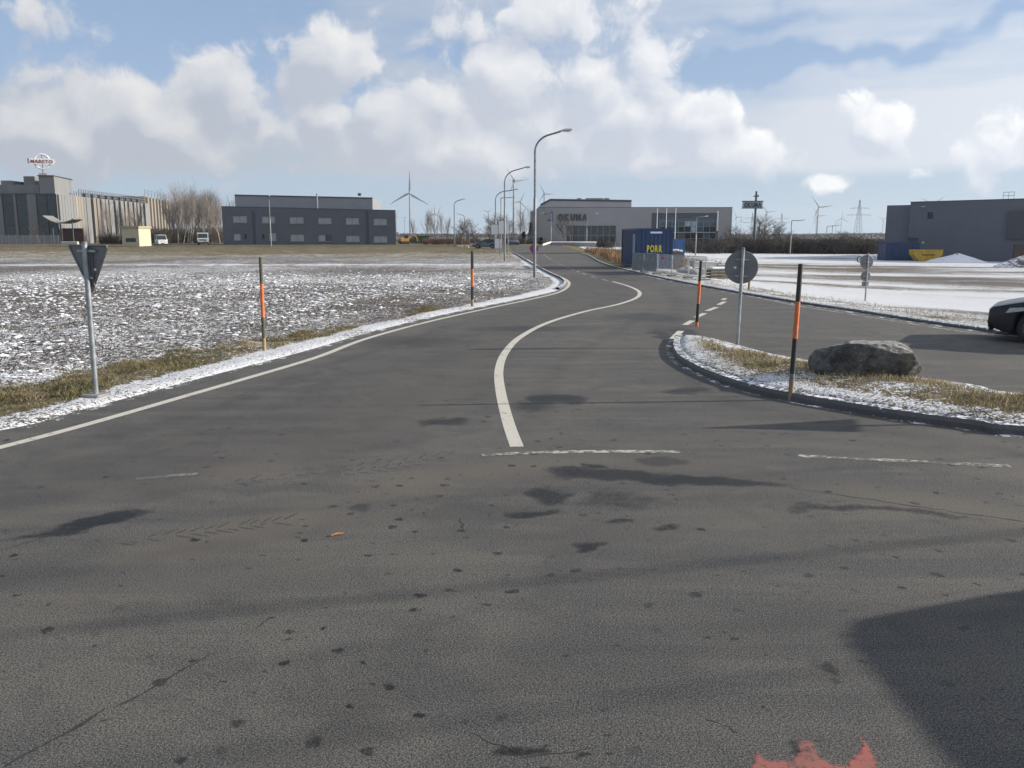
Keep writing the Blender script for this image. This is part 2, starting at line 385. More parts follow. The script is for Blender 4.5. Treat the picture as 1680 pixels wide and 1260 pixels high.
    me = bpy.data.meshes.new('ground'); me.vertices.add(len(V)); me.vertices.foreach_set('co', V.ravel())
    me.loops.add(len(Fq) * 4); me.loops.foreach_set('vertex_index', Fq.ravel()); me.polygons.add(len(Fq)); me.polygons.foreach_set('loop_start', np.arange(len(Fq), dtype=np.int32) * 4)
    me.polygons.foreach_set('use_smooth', np.ones(len(Fq), bool)); me.update(calc_edges=True)
    for nm, arr in (('snow', snow), ('dry', dry)):
        at_ = me.attributes.new(nm, 'FLOAT', 'POINT'); at_.data.foreach_set('value', arr.astype(np.float32))
    ma = bpy.data.materials.new('snowy_ground'); ma.use_nodes = True; T = NT(ma.node_tree); b = T.n['Principled BSDF']
    co = T.new('ShaderNodeTexCoord').outputs['Object']
    sn = T.new('ShaderNodeAttribute', attribute_name='snow').outputs['Fac']; dy = T.new('ShaderNodeAttribute', attribute_name='dry').outputs['Fac']
    n1 = T.noise(co, 2.6, 3, .6, .3, 0, '2D'); n2 = T.noise(co, 9, 4, .7, 0, 0, '2D'); n3 = T.noise(co, .35, 4, .6, 0, 0, '2D'); n4 = T.noise(co, 28, 2, .6, 0, 0, '2D')
    n5 = T.noise(co, .55, 3, .6, 0, 0, '2D')
    nn = T.m('ADD', T.m('ADD', T.m('ADD', T.m('MULTIPLY_ADD', n1, .5, -.25), T.m('MULTIPLY_ADD', n5, .45, -.225)), T.m('MULTIPLY_ADD', n2, 1.9, -.95)), T.m('MULTIPLY_ADD', n4, 1.4, -.7))
    s = T.ramp(T.m('ADD', T.m('SUBTRACT', sn, .5), T.m('MULTIPLY', nn, .62)), -.06, .10)
    soilc = T.mix(T.ramp(n2, .3, .7), (.075, .066, .058), (.15, .132, .115))
    grassc = T.mix(T.ramp(n3, .35, .65), (.235, .175, .095), (.145, .125, .065))
    grassc = T.mix(T.ramp(n4, .3, .7), T.mix(.45, grassc, (.06, .05, .03)), grassc)
    grassc = T.mix(1.0, grassc, T.v('SCALE', (1, 1, 1), None, T.m('MULTIPLY', T.ramp(n1, .3, .7, .62, 1.25), T.ramp(n5, .3, .7, .72, 1.2))), 'MULTIPLY')
    base = T.mix(T.ramp(T.m('ADD', dy, T.m('MULTIPLY_ADD', n1, .6, -.3)), .35, .65), soilc, grassc)
    snowc = T.mix(T.ramp(n4, .3, .8), (.52, .53, .555), (.72, .725, .74))
    T.l.new(T.mix(s, base, snowc), b.inputs['Base Color']); b.inputs['Roughness'].default_value = .9; b.inputs['Specular IOR Level'].default_value = .2
    bp = T.new('ShaderNodeBump'); bp.inputs['Strength'].default_value = .8; bp.inputs['Distance'].default_value = .05
    T.l.new(T.m('ADD', T.m('MULTIPLY', n2, 1.0), T.m('ADD', T.m('MULTIPLY', n4, .35), T.m('MULTIPLY', s, .25))), bp.inputs['Height']); T.l.new(bp.outputs[0], b.inputs['Normal'])
    me.materials.append(ma)
    struct(link('ground', me))
build_ground()

# ------------------------------------------------------------------ asphalt
from mathutils.geometry import tessellate_polygon
def asphalt(name, detailed=True):
    ma = bpy.data.materials.new(name); ma.use_nodes = True; T = NT(ma.node_tree); b = T.n['Principled BSDF']
    co = T.new('ShaderNodeTexCoord').outputs['Object']
    n2d = lambda v, sc_, d, r, ds=0.0: T.noise(v, sc_, d, r, ds, 0, '2D')
    big = n2d(co, .22, 3, .55); mid = n2d(co, 1.3, 4, .6, .4); grit = n2d(co, 85, 2, .75); g2_ = n2d(co, 150, 1, .6)
    lane = n2d(T.v('MULTIPLY', co, (.25, 2.2, 1)), 1.0, 4, .6, .6)
    c = T.mix(T.ramp(big, .38, .62), (.059, .0575, .056), (.083, .078, .071))
    c = T.mix(T.ramp(lane, .35, .7, 0, .85), c, (.098, .089, .077))
    c = T.mix(T.ramp(mid, .46, .66, 0, .65), c, (.055, .054, .053))
    c = T.mix(T.ramp(n2d(T.v('MULTIPLY', co, (.5, .8, 1)), .9, 4, .65, .8), .54, .70, 0, .5), c, (.047, .046, .045))
    c = T.mix(1.0, c, T.v('SCALE', (1, 1, 1), None, T.ramp(grit, .3, .7, .42, 1.62)), 'MULTIPLY')
    c = T.mix(T.ramp(g2_, .62, .72, 0, .75), c, (.30, .29, .27))
    rough = .86
    if detailed:
        c = T.mix(T.m('MULTIPLY', T.new('ShaderNodeAttribute', attribute_name='dust').outputs['Fac'], .75), c, T.mix(T.ramp(grit, .3, .7), (.085, .075, .062), (.155, .138, .115)))
        c = T.mix(T.m('MULTIPLY', T.new('ShaderNodeAttribute', attribute_name='rubber').outputs['Fac'], .8), c, (.036, .035, .035))
        wv2 = T.v('ADD', co, T.v('SCALE', T.v('SUBTRACT', T.noise(co, 7.0, 2, .65, 0, 1, '2D'), (.5, .5, .5)), None, .10))
        k = T.new('ShaderNodeAttribute', attribute_name='damp').outputs['Fac']
        k = T.m('MULTIPLY', T.ramp(T.m('ADD', k, T.m('MULTIPLY_ADD', T.noise(co, 6, 5, .7, 0, 0, '2D'), .7, -.35)), .12, .52), T.m('MULTIPLY_ADD', k, .9, .3))
        # scattered damp spots
        vo = T.new('ShaderNodeTexVoronoi', feature='F1', voronoi_dimensions='2D'); T.put(vo.inputs['Vector'], wv2); vo.inputs['Scale'].default_value = 3.4; vo.inputs['Randomness'].default_value = 1
        r_ = T.sep(vo.outputs['Color'])
        spot = T.m('MULTIPLY', T.ramp(vo.outputs['Distance'], T.m('MULTIPLY_ADD', r_[0], .07, .02), T.m('MULTIPLY_ADD', r_[0], .12, .05), 1, 0), T.m('GREATER_THAN', r_[1], .35))
        k = T.m('MAXIMUM', k, T.m('MULTIPLY', spot, T.ramp(n2d(co, .8, 2, .5), .38, .58, 0, .9)))
        fl = T.new('ShaderNodeTexVoronoi', feature='F1', voronoi_dimensions='2D'); T.put(fl.inputs['Vector'], T.v('MULTIPLY', wv2, (.7, 1.2, 1))); fl.inputs['Scale'].default_value = 9.0
        fr_ = T.sep(fl.outputs['Color'])
        fleck = T.m('MULTIPLY', T.ramp(fl.outputs['Distance'], T.m('MULTIPLY', fr_[0], .10), T.m('MULTIPLY_ADD', fr_[0], .22, .03), 1, 0), T.m('GREATER_THAN', fr_[1], .62))
        k = T.m('MAXIMUM', k, T.m('MULTIPLY', fleck, T.ramp(n2d(co, 1.7, 3, .6), .46, .62, 0, .75)))
        k = T.m('MULTIPLY', k, T.ramp(n2d(co, 24, 2, .6), .25, .6, .6, 1.15))
        c = T.mix(T.m('MULTIPLY', k, 1.0, clamp=True), c, (.013, .0125, .012))
        # the newer round patch beside the guide line
        pt = T.new('ShaderNodeAttribute', attribute_name='patch').outputs['Fac']
        c = T.mix(T.m('MULTIPLY', pt, .75), c, (.035, .036, .038))
        T.l.new(T.ramp(k, 0, 1, .88, .6), b.inputs['Roughness'])
    else: b.inputs['Roughness'].default_value = rough
    T.l.new(c, b.inputs['Base Color']); b.inputs['Specular IOR Level'].default_value = .3
    bp = T.new('ShaderNodeBump'); bp.inputs['Strength'].default_value = .3; bp.inputs['Distance'].default_value = .004
    T.l.new(T.m('ADD', grit, T.m('MULTIPLY', g2_, .6)), bp.inputs['Height']); T.l.new(bp.outputs[0], b.inputs['Normal'])
    MATS[name] = ma
    return ma
STAINS = [(905, 655, 62, 13, .1, .62), (880, 668, 70, 16, 0, .35), (720, 692, 50, 10, 0, .42), (950, 780, 90, 16, -.1, .55), (1120, 790, 220, 11, -.12, .8), (1010, 778, 120, 13, -.05, .65), (900, 812, 40, 20, 0, .5),
          (870, 840, 60, 9, 0, .55), (960, 893, 38, 8, 0, .6), (1010, 850, 45, 6, 0, .45), (1080, 862, 60, 5, 0, .45), (150, 858, 110, 18, .55, .68), (110, 872, 130, 14, .6, .45), (1130, 640, 60, 9, .9, .4),
          (680, 560, 190, 18, .2, .22), (1060, 520, 120, 14, 0, .25), (850, 540, 160, 9, 0, .25), (970, 763, 20, 5, 0, .6), (845, 1235, 60, 14, 0, .55), (1330, 1090, 22, 14, 0, .4), (1335, 1212, 20, 12, 0, .55), (340, 985, 40, 6, .2, .2),
          (1100, 560, 20, 40, 0, .35), (830, 475, 60, 8, 0, .3), (1120, 545, 40, 12, 0, .35), (1020, 820, 150, 18, 0, .25), (1440, 840, 260, 9, -.2, .35)]
PATCHES = [(1082, 757, 44, 8), (592, 833, 14, 5)]
def build_road():
    from mathutils.geometry import delaunay_2d_cdt
    outl = [Vector(p) for p in ROAD_OUT]; hole = [Vector(p) for p in ISLAND]
    pts = []; y = 2.4
    while y < 48:
        s_ = max(.055, y * .0075); w = .62 * y + .8; pts.append(np.stack([np.arange(-w, w, s_) + (len(pts) % 2) * s_ / 2, np.full(len(np.arange(-w, w, s_)), y)], 1)); y += s_
    g = np.concatenate(pts); d = sdist(g[:, 0], g[:, 1], [ROAD_OUT, ISLAND]); g = g[d < -.06]
    n1, n2_ = len(outl), len(hole); vs_ = outl + hole + [Vector(q) for q in g]
    ed = [(i, (i + 1) % n1) for i in range(n1)] + [(n1 + i, n1 + (i + 1) % n2_) for i in range(n2_)]
    V, E_, Fc, *_r = delaunay_2d_cdt(vs_, ed, [], 1, 1e-5)
    V = np.array([(v.x, v.y) for v in V]); Fc = np.array([f for f in Fc if len(f) == 3])
    ce = V[Fc].mean(1); Fc = Fc[sdist(ce[:, 0], ce[:, 1], [ROAD_OUT, ISLAND]) < 0]
    me = bpy.data.meshes.new('road'); me.from_pydata(np.c_[V, np.zeros(len(V))].tolist(), [], Fc.tolist())
    bm = bmesh.new(); bm.from_mesh(me)
    for f in bm.faces:
        if f.normal.z < 0: f.normal_flip()
    bm.to_mesh(me); bm.free()
    X, Y = V[:, 0], V[:, 1]
    wx = X + (fbm(X * 2.2, Y * 2.2, 4, 61) - .5) * .55; wy = Y + (fbm(X * 2.2 + 9, Y * 2.2, 4, 71) - .5) * .55
    k = np.zeros(len(X)); pt = np.zeros(len(X))
    def ell(px, py, hw, hh, rot, qx, qy):
        c = ground(px, py); rx = (ground(px + hw, py) - ground(px - hw, py)).x / 2; ry = (ground(px, py - hh) - ground(px, py + hh)).y / 2
        u, v = qx - c.x, qy - c.y; cu, su = math.cos(rot), math.sin(rot); return np.hypot((u * cu + v * su) / rx, (v * cu - u * su) / ry)
    for (px, py, hw, hh, rot, a) in STAINS: k = np.maximum(k, a * (1 - ss(.15, 1.1, ell(px, py, hw, hh, rot, wx, wy))))
    wx = X + (fbm(X * 5, Y * 5, 3, 61) - .5) * .12; wy = Y + (fbm(X * 5 + 9, Y * 5, 3, 71) - .5) * .12
    for (px, py, hw, hh) in PATCHES: pt = np.maximum(pt, 1 - ss(.85, 1.05, ell(px, py, hw, hh, 0, wx, wy)))
    # wheel tracks: dust swept into pale bands, rubber into dark ones
    dust = np.zeros(len(X)); rub = np.zeros(len(X)); nz = fbm(X * 1.1, Y * 1.1, 4, 81); nz2 = fbm(X * 4, Y * 4, 3, 91)
    def near(px, w):
        c = catmull(g2(px), 5); d2 = np.full(len(X), 9.)
        for a, b_ in zip(c[:-1], c[1:]):
            e = b_ - a; t = np.clip(((X - a.x) * e.x + (Y - a.y) * e.y) / max(e.length_squared, 1e-9), 0, 1); d2 = np.minimum(d2, np.hypot(X - a.x - t * e.x, Y - a.y - t * e.y))
        return np.exp(-(d2 / w) ** 2)
    for px, w, a in [([(-40, 860), (250, 800), (520, 740), (720, 660), (770, 600), (800, 555), (880, 515), (970, 490)], .35, .8), ([(300, 900), (560, 830), (740, 780), (950, 760), (1130, 770), (1400, 810), (1690, 850)], .42, 1.0), ([(500, 720), (640, 640), (700, 580), (760, 545), (850, 510)], .3, .5),
                     ([(900, 720), (930, 650), (950, 600), (1000, 555), (1060, 520), (1085, 490), (1040, 462)], .4, .6), ([(1000, 735), (1150, 715), (1400, 735), (1690, 770)], .3, .7), ([(-40, 1010), (300, 960), (700, 905), (1100, 872), (1690, 830)], .3, .45), ([(1130, 560), (1300, 560), (1500, 590), (1690, 610)], .5, .5)]: dust = np.maximum(dust, a * near(px, w) * np.clip(nz * 2 - .35, 0, 1))
    for px, w, a in [([(620, 690), (735, 610), (800, 550), (900, 512)], .22, .5), ([(860, 705), (900, 640), (930, 590), (1010, 545), (1075, 505)], .2, .5), ([(1085, 545), (1112, 500), (1090, 475)], .35, .55), ([(0, 760), (200, 712), (420, 648), (600, 580), (760, 530)], .28, .6), ([(1110, 600), (1200, 660), (1400, 700), (1690, 745)], .25, .5), ([(-40, 960), (300, 905), (640, 850), (860, 835)], .2, .4), ([(400, 1262), (700, 1130), (1100, 1060), (1690, 1000)], .25, .35)]: rub = np.maximum(rub, a * near(px, w) * np.clip(nz2 * 1.6 - .1, 0, 1))
    k = np.clip(k * 1.7, 0, 1)
    lane = g2([(-60, 775), (200, 725), (420, 655), (620, 572), (800, 515), (890, 492), (935, 470), (905, 447), (880, 434), (1000, 452), (1050, 470), (1048, 486), (1000, 503), (900, 530), (835, 577), (820, 620), (825, 660), (700, 715), (300, 800), (-60, 850)])
    rub = np.maximum(rub, .34 * (1 - ss(-.5, .25, sdist(X, Y, [lane]) + (nz - .5) * .9)) * (.6 + .7 * nz2))
    for nm, arr in (('damp', k), ('patch', pt), ('dust', dust), ('rubber', rub)): me.attributes.new(nm, 'FLOAT', 'POINT').data.foreach_set('value', arr.astype(np.float32))
    me.materials.append(asphalt('asphalt')); struct(link('road', me))
    # cracks and old seams: jagged tar-filled furrows, plus painted sign and stake shadows
    tar = mat('crack_shadow_tar', (.030, .029, .028), .8, .4, 20)
    for (p, q, w) in [((0, 1262), (180, 1160), .03), ((180, 1160), (350, 1070), .022), ((415, 1032), (445, 1012), .012), ((1090, 655), (1150, 625), .02), ((1290, 800), (1690, 858), .03), ((800, 585), (1180, 588), .018), ((720, 655), (1310, 650), .012),  # closing pair here: shadows of round sign and stake, painted as dark lines
                      ((893, 562), (978, 520), .022), ((770, 1205), (840, 1240), .014), ((840, 1240), (980, 1222), .010), ((1155, 1180), (1215, 1203), .010), ((755, 848), (760, 868), .02), ((756, 848), (768, 846), .014), ((1040, 678), (985, 700), .014), ((640, 745), (520, 766), .008), ((0, 905), (130, 868), .02)]:
        a, b_ = ground(*p).to_2d(), ground(*q).to_2d(); n = max(6, int((b_ - a).length / .07)); nr = (b_ - a).normalized(); nr = Vector((-nr.y, nr.x)); run = []; o = 0
        for i in range(n + 1): o = o * .8 + random.gauss(0, .010); run.append(a.lerp(b_, i / n) + nr * o)
        struct(ribbon(run, [w * random.uniform(.25, 1.0) * (1 if 0 < i < n else .2) for i in range(n + 1)], .0012).build('crack_shadow_line', tar))
    # herringbone prints of a tractor tyre
    dusty = mat('tread_dirt', (.050, .047, .043), .9, .4, 30)
    for (x0, y0, x1, y1, n) in [(380, 792, 760, 744, 15), (560, 778, 740, 752, 8), (330, 872, 480, 852, 8), (190, 890, 330, 872, 6)]:
        for i in range(n):
            c = ground(x0 + (x1 - x0) * i / n, y0 + (y1 - y0) * i / n).to_2d(); d = (ground(x1, y1) - ground(x0, y0)).to_2d().normalized()
            for s in (-1, 1):
                e = Vector((d.x * math.cos(s * .75) - d.y * math.sin(s * .75), d.x * math.sin(s * .75) + d.y * math.cos(s * .75)))
                if random.random() < .8: struct(ribbon([c + e * .03, c + e * .10, c + e * random.uniform(.14, .22)], [.012, .026, .008], .001).build('tread_mark', dusty))
    # the far cross street and the way up to it follow the rise
    def strip(name, xs, ys, xf):
        mb = MB(); n = len(xs)
        for y in ys:
            for x in xs: xx = xf(x, y); mb.v.append((xx, y, rz(xx, y) + .06))
        mb.f += [(j * n + i, j * n + i + 1, j * n + n + i + 1, j * n + n + i) for j in range(len(ys) - 1) for i in range(n - 1)]
        struct(mb.build(name, asphalt(name + '_asphalt', False)))
    strip('side_street', [0, .25, .5, .75, 1], np.linspace(112.6, 150, 8), lambda t, y: .3 + t * 8.7 + (t - .5) * max(0, y - 135) * .5)
    strip('cross_street', np.linspace(-130, 30, 60), np.linspace(150.1, 159, 4), lambda x, y: x)

# ------------------------------------------------------------------ painted lines
def paint(name, colr, wear):
    ma = bpy.data.materials.new(name); ma.use_nodes = True; T = NT(ma.node_tree); b = T.n['Principled BSDF']
    co = T.new('ShaderNodeTexCoord').outputs['Object']
    n = T.noise(co, 14, 8, .7); n2 = T.noise(co, 2.2, 4, .6); g = T.noise(co, 80, 3, .7)
    w = T.ramp(T.m('ADD', T.m('MULTIPLY_ADD', n2, .5, -.25), n), wear, wear + .14)
    c = T.mix(w, (.10, .097, .09), colr)
    c = T.mix(1.0, c, T.v('SCALE', (1, 1, 1), None, T.ramp(g, .3, .7, .78, 1.1)), 'MULTIPLY')
    T.l.new(c, b.inputs['Base Color']); b.inputs['Roughness'].default_value = .75
    MATS[name] = ma
    return ma
P_OK = paint('road_paint', (.56, .525, .45), .30); P_WORN = paint('worn_road_paint', (.46, .44, .38), .46)
def ribbon(pts, width, z=.002):
    mb = MB(); n = len(pts)
    for i, p in enumerate(pts):
        t = (pts[min(i + 1, n - 1)] - pts[max(i - 1, 0)]).normalized(); nr = Vector((-t.y, t.x)); w = width[i] if isinstance(width, list) else width
        for s in (-.5, .5): q = p + nr * w * s; mb.v.append((q.x, q.y, z))
    mb.f = [(2 * i, 2 * i + 2, 2 * i + 3, 2 * i + 1) for i in range(n - 1)]
    return mb
build_road()
LINES = [('centre_line', [(848, 733), (833, 690), (821, 640), (819, 605), (830, 577), (855, 552), (900, 529), (960, 511), (1015, 499), (1045, 488), (1048, 478), (1030, 469), (1005, 462)], .15, P_OK, 1),
         ('edge_line', [(-60, 748), (0, 734), (100, 708), (200, 680), (300, 651), (400, 622), (520, 586), (600, 556), (700, 528.5), (800, 506), (880, 489), (918, 479), (933, 468), (929, 459), (906, 448.5), (882, 436), (864, 425)], .14, P_OK, 1),
         ('kerb_line', [(1230, 486), (1300, 500), (1400, 516), (1500, 532), (1620, 550), (1720, 563)], .12, P_WORN, 1)]
for nm, px, w, m_, _ in LINES: struct(ribbon(catmull(g2(px), 8), w).build(nm, m_))
for px in [[(790, 746), (950, 741), (1115, 741)], [(1310, 748), (1480, 756), (1657, 765)]]: struct(ribbon(catmull(g2(px), 8), .11).build('guide_line', P_WORN))
struct(ribbon(catmull(g2([(222, 786), (325, 777)]), 8), .10).build('guide_line', paint('ghost_road_paint', (.22, .21, .19), .52)))
for a, b_ in [((1104, 556), (1117, 543)), ((1124, 533), (1136, 526)), ((1142, 520.5), (1156, 514)), ((1160, 510), (1176, 504)), ((1179, 500), (1189, 495)), ((1186, 492), (1190, 489.5))]:
    struct(ribbon([ground(*a).to_2d(), ground(*b_).to_2d()], .16).build('broken_line', P_OK))
cl = catmull(g2([(998, 461), (960, 450), (930, 438), (905, 426), (892, 418)]), 40); L = 0; seg = []
for i in range(len(cl) - 1):
    L += (cl[i + 1] - cl[i]).length; on = (L % 3.6) < (2.0 if L < 40 else 4)
    if on: seg.append(cl[i])
    if (not on or i == len(cl) - 2) and len(seg) > 1: struct(ribbon(seg, .13).build('broken_line', P_WORN)); seg = []
# red windscreen reflection, painted as a faded patch on the asphalt
def red_patch():
    ma = bpy.data.materials.new('reflection_red'); ma.use_nodes = True; T = NT(ma.node_tree); b = T.n['Principled BSDF']
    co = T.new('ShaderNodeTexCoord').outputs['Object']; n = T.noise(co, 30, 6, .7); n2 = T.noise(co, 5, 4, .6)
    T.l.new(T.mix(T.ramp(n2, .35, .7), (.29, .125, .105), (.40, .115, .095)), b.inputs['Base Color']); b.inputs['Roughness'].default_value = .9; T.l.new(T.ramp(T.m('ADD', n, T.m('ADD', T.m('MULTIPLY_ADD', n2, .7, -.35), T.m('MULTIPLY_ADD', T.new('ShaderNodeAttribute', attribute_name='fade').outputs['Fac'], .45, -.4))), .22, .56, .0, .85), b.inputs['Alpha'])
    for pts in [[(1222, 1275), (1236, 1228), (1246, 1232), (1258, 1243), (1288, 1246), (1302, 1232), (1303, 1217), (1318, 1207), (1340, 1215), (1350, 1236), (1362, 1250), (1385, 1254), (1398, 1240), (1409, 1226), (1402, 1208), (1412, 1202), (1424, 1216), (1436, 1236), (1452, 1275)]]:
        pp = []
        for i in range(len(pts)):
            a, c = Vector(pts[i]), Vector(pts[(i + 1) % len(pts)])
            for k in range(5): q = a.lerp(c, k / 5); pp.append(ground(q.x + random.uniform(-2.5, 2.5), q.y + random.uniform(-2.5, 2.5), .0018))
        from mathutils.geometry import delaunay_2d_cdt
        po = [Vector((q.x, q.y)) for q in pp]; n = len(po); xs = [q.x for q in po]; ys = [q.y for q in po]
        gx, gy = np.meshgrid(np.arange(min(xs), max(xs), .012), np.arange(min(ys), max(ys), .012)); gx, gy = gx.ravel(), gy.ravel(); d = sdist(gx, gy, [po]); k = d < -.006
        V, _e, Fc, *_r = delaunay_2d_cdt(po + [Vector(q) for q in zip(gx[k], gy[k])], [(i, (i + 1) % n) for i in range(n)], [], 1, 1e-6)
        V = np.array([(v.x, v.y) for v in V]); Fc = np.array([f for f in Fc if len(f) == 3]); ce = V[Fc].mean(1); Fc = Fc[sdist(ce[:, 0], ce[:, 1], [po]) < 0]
        me = bpy.data.meshes.new('reflection_mark'); me.from_pydata(np.c_[V, np.full(len(V), .0018)].tolist(), [], Fc.tolist())
        me.attributes.new('fade', 'FLOAT', 'POINT').data.foreach_set('value', np.clip(-sdist(V[:, 0], V[:, 1], [po]) / .03, 0, 1).astype(np.float32)); me.materials.append(ma); struct(link('reflection_mark', me))
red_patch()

# ------------------------------------------------------------------ kerbs
KERB = snowy('kerb_concrete', (.085, .084, .083), (.125, .122, .12), .36, 14.0)
def kerb(name, pts, h=.11, w=.15, side=1, mat_=None):
    prof = [(0, -.05), (.0, h * .55), (.03, h), (w, h + .01), (w, -.05)]
    mb = MB(); n = len(pts); k = len(prof)
    for i, p in enumerate(pts):
        t = (pts[min(i + 1, n - 1)] - pts[max(i - 1, 0)]).normalized(); nr = Vector((-t.y, t.x)) * side
        for (a, z) in prof: q = p + nr * a; mb.v.append((q.x, q.y, z))
    mb.f = [(i * k + j, i * k + k + j, i * k + k + j + 1, i * k + j + 1) for i in range(n - 1) for j in range(k - 1)]
    struct(mb.build(name, mat_ or KERB))
kerb('island_kerb', ISL_NEAR + ISL_FAR[1:], .11, .16, 1)
def kerb_snow(name, pts, w, side):
    ma = bpy.data.materials.get('drift_snow')
    if not ma:
        ma = bpy.data.materials.new('drift_snow'); ma.use_nodes = True; T = NT(ma.node_tree); b = T.n['Principled BSDF']; co = T.new('ShaderNodeTexCoord').outputs['Object']; b.inputs['Base Color'].default_value = (.66, .67, .69, 1); b.inputs['Roughness'].default_value = .9
        T.l.new(T.ramp(T.m('ADD', T.noise(co, 3, 2, .5, 0, 0, '2D'), T.m('MULTIPLY_ADD', T.noise(co, 22, 4, .65, 0, 0, '2D'), 1.1, -.55)), .58, .68), b.inputs['Alpha'])
    q = []
    for i, p in enumerate(pts): t = (pts[min(i + 1, len(pts) - 1)] - pts[max(i - 1, 0)]).normalized(); q.append(p + Vector((-t.y, t.x)) * side * w * .5)
    struct(ribbon(q, w, .003).build(name, ma))
kerb_snow('gutter_snow', ISL_NEAR, .12, -1); kerb_snow('gutter_snow', [p for p in RIGHT if p.y < 60], .3, -1); kerb_snow('gutter_snow', [p for p in LEFT if 8 < p.y < 40], .16, -1)
kerb('field_kerb', RIGHT, .07, .16, 1)
kerb('verge_kerb', [p for p in LEFT if p.y > 36], .09, .15, 1)

# ------------------------------------------------------------------ dry grass, clods
def blades(name, pts, hts, wid, ma, lean=.5):
    n = len(pts); rs = np.random.RandomState(len(pts)); a = rs.rand(n) * 2 * np.pi; b_ = rs.rand(n) * 2 * np.pi; l = rs.rand(n) ** .7 * lean * hts
    t = np.stack([np.cos(a), np.sin(a), 0 * a], 1) * wid[:, None] / 2; dv = np.stack([np.cos(b_) * l, np.sin(b_) * l, hts], 1)
    mid = pts + dv * np.array([.35, .35, .6]); tip = pts + dv * np.array([1, 1, .95])
    V = np.stack([pts - t, pts + t, mid + t * .8, mid - t * .8, tip], 1).reshape(-1, 3)
    k = np.arange(n)[:, None] * 5
    me = bpy.data.meshes.new(name); me.vertices.add(n * 5); me.vertices.foreach_set('co', V.astype(np.float32).ravel())
    li = np.concatenate([k + [0, 1, 2, 3], k + [3, 2, 4]], 1).astype(np.int32).ravel(); me.loops.add(len(li)); me.loops.foreach_set('vertex_index', li)
    ls = (np.arange(n)[:, None] * 7 + np.array([0, 4])).astype(np.int32).ravel(); me.polygons.add(2 * n); me.polygons.foreach_set('loop_start', ls); me.update(calc_edges=True)
    me.materials.append(ma); return stuff(link(name, me))
def grassmat(name, c1, c2, c3):
    ma = bpy.data.materials.new(name); ma.use_nodes = True; T = NT(ma.node_tree); b = T.n['Principled BSDF']; co = T.new('ShaderNodeTexCoord').outputs['Object']
    T.l.new(T.mix(T.ramp(T.noise(co, 1.4, 4, .6), .36, .64), T.mix(T.ramp(T.noise(co, 40, 2, .5), .35, .65), c1, c2), c3), b.inputs['Base Color']); b.inputs['Roughness'].default_value = .8; b.inputs['Specular IOR Level'].default_value = .2
    return ma
STRAW = grassmat('dry_grass', (.52, .43, .27), (.38, .29, .16), (.27, .23, .13)); OLIVE = grassmat('verge_dry_grass', (.25, .20, .115), (.16, .13, .065), (.13, .125, .06)); SCRUB = grassmat('russet_scrub', (.23, .14, .075), (.16, .095, .055), (.27, .18, .10))
def tufted(x, y, seed): return fbm(x * 1.9, y * 1.9, 3, seed)
gz = bpy.data.objects['ground']
from mathutils.bvhtree import BVHTree
def ground_bvh():
    me = gz.data; n = len(me.vertices); co = np.empty(n * 3, np.float32); me.vertices.foreach_get('co', co); return co.reshape(n, 3)
GV = ground_bvh(); _gx = np.unique(GV[:, 0]); _gy = np.unique(GV[:, 1]); GZ = GV[:, 2].reshape(len(_gy), len(_gx))
def gz_at(x, y):
    x = np.asarray(x, float); y = np.asarray(y, float)
    i = np.clip(np.searchsorted(_gx, x) - 1, 0, len(_gx) - 2); j = np.clip(np.searchsorted(_gy, y) - 1, 0, len(_gy) - 2)
    u = (x - _gx[i]) / (_gx[i + 1] - _gx[i]); v = (y - _gy[j]) / (_gy[j + 1] - _gy[j])
    return (GZ[j, i] * (1 - u) + GZ[j, i + 1] * u) * (1 - v) + (GZ[j + 1, i] * (1 - u) + GZ[j + 1, i + 1] * u) * v
def gh(x, y): return float(gz_at(np.array([x]), np.array([y]))[0])
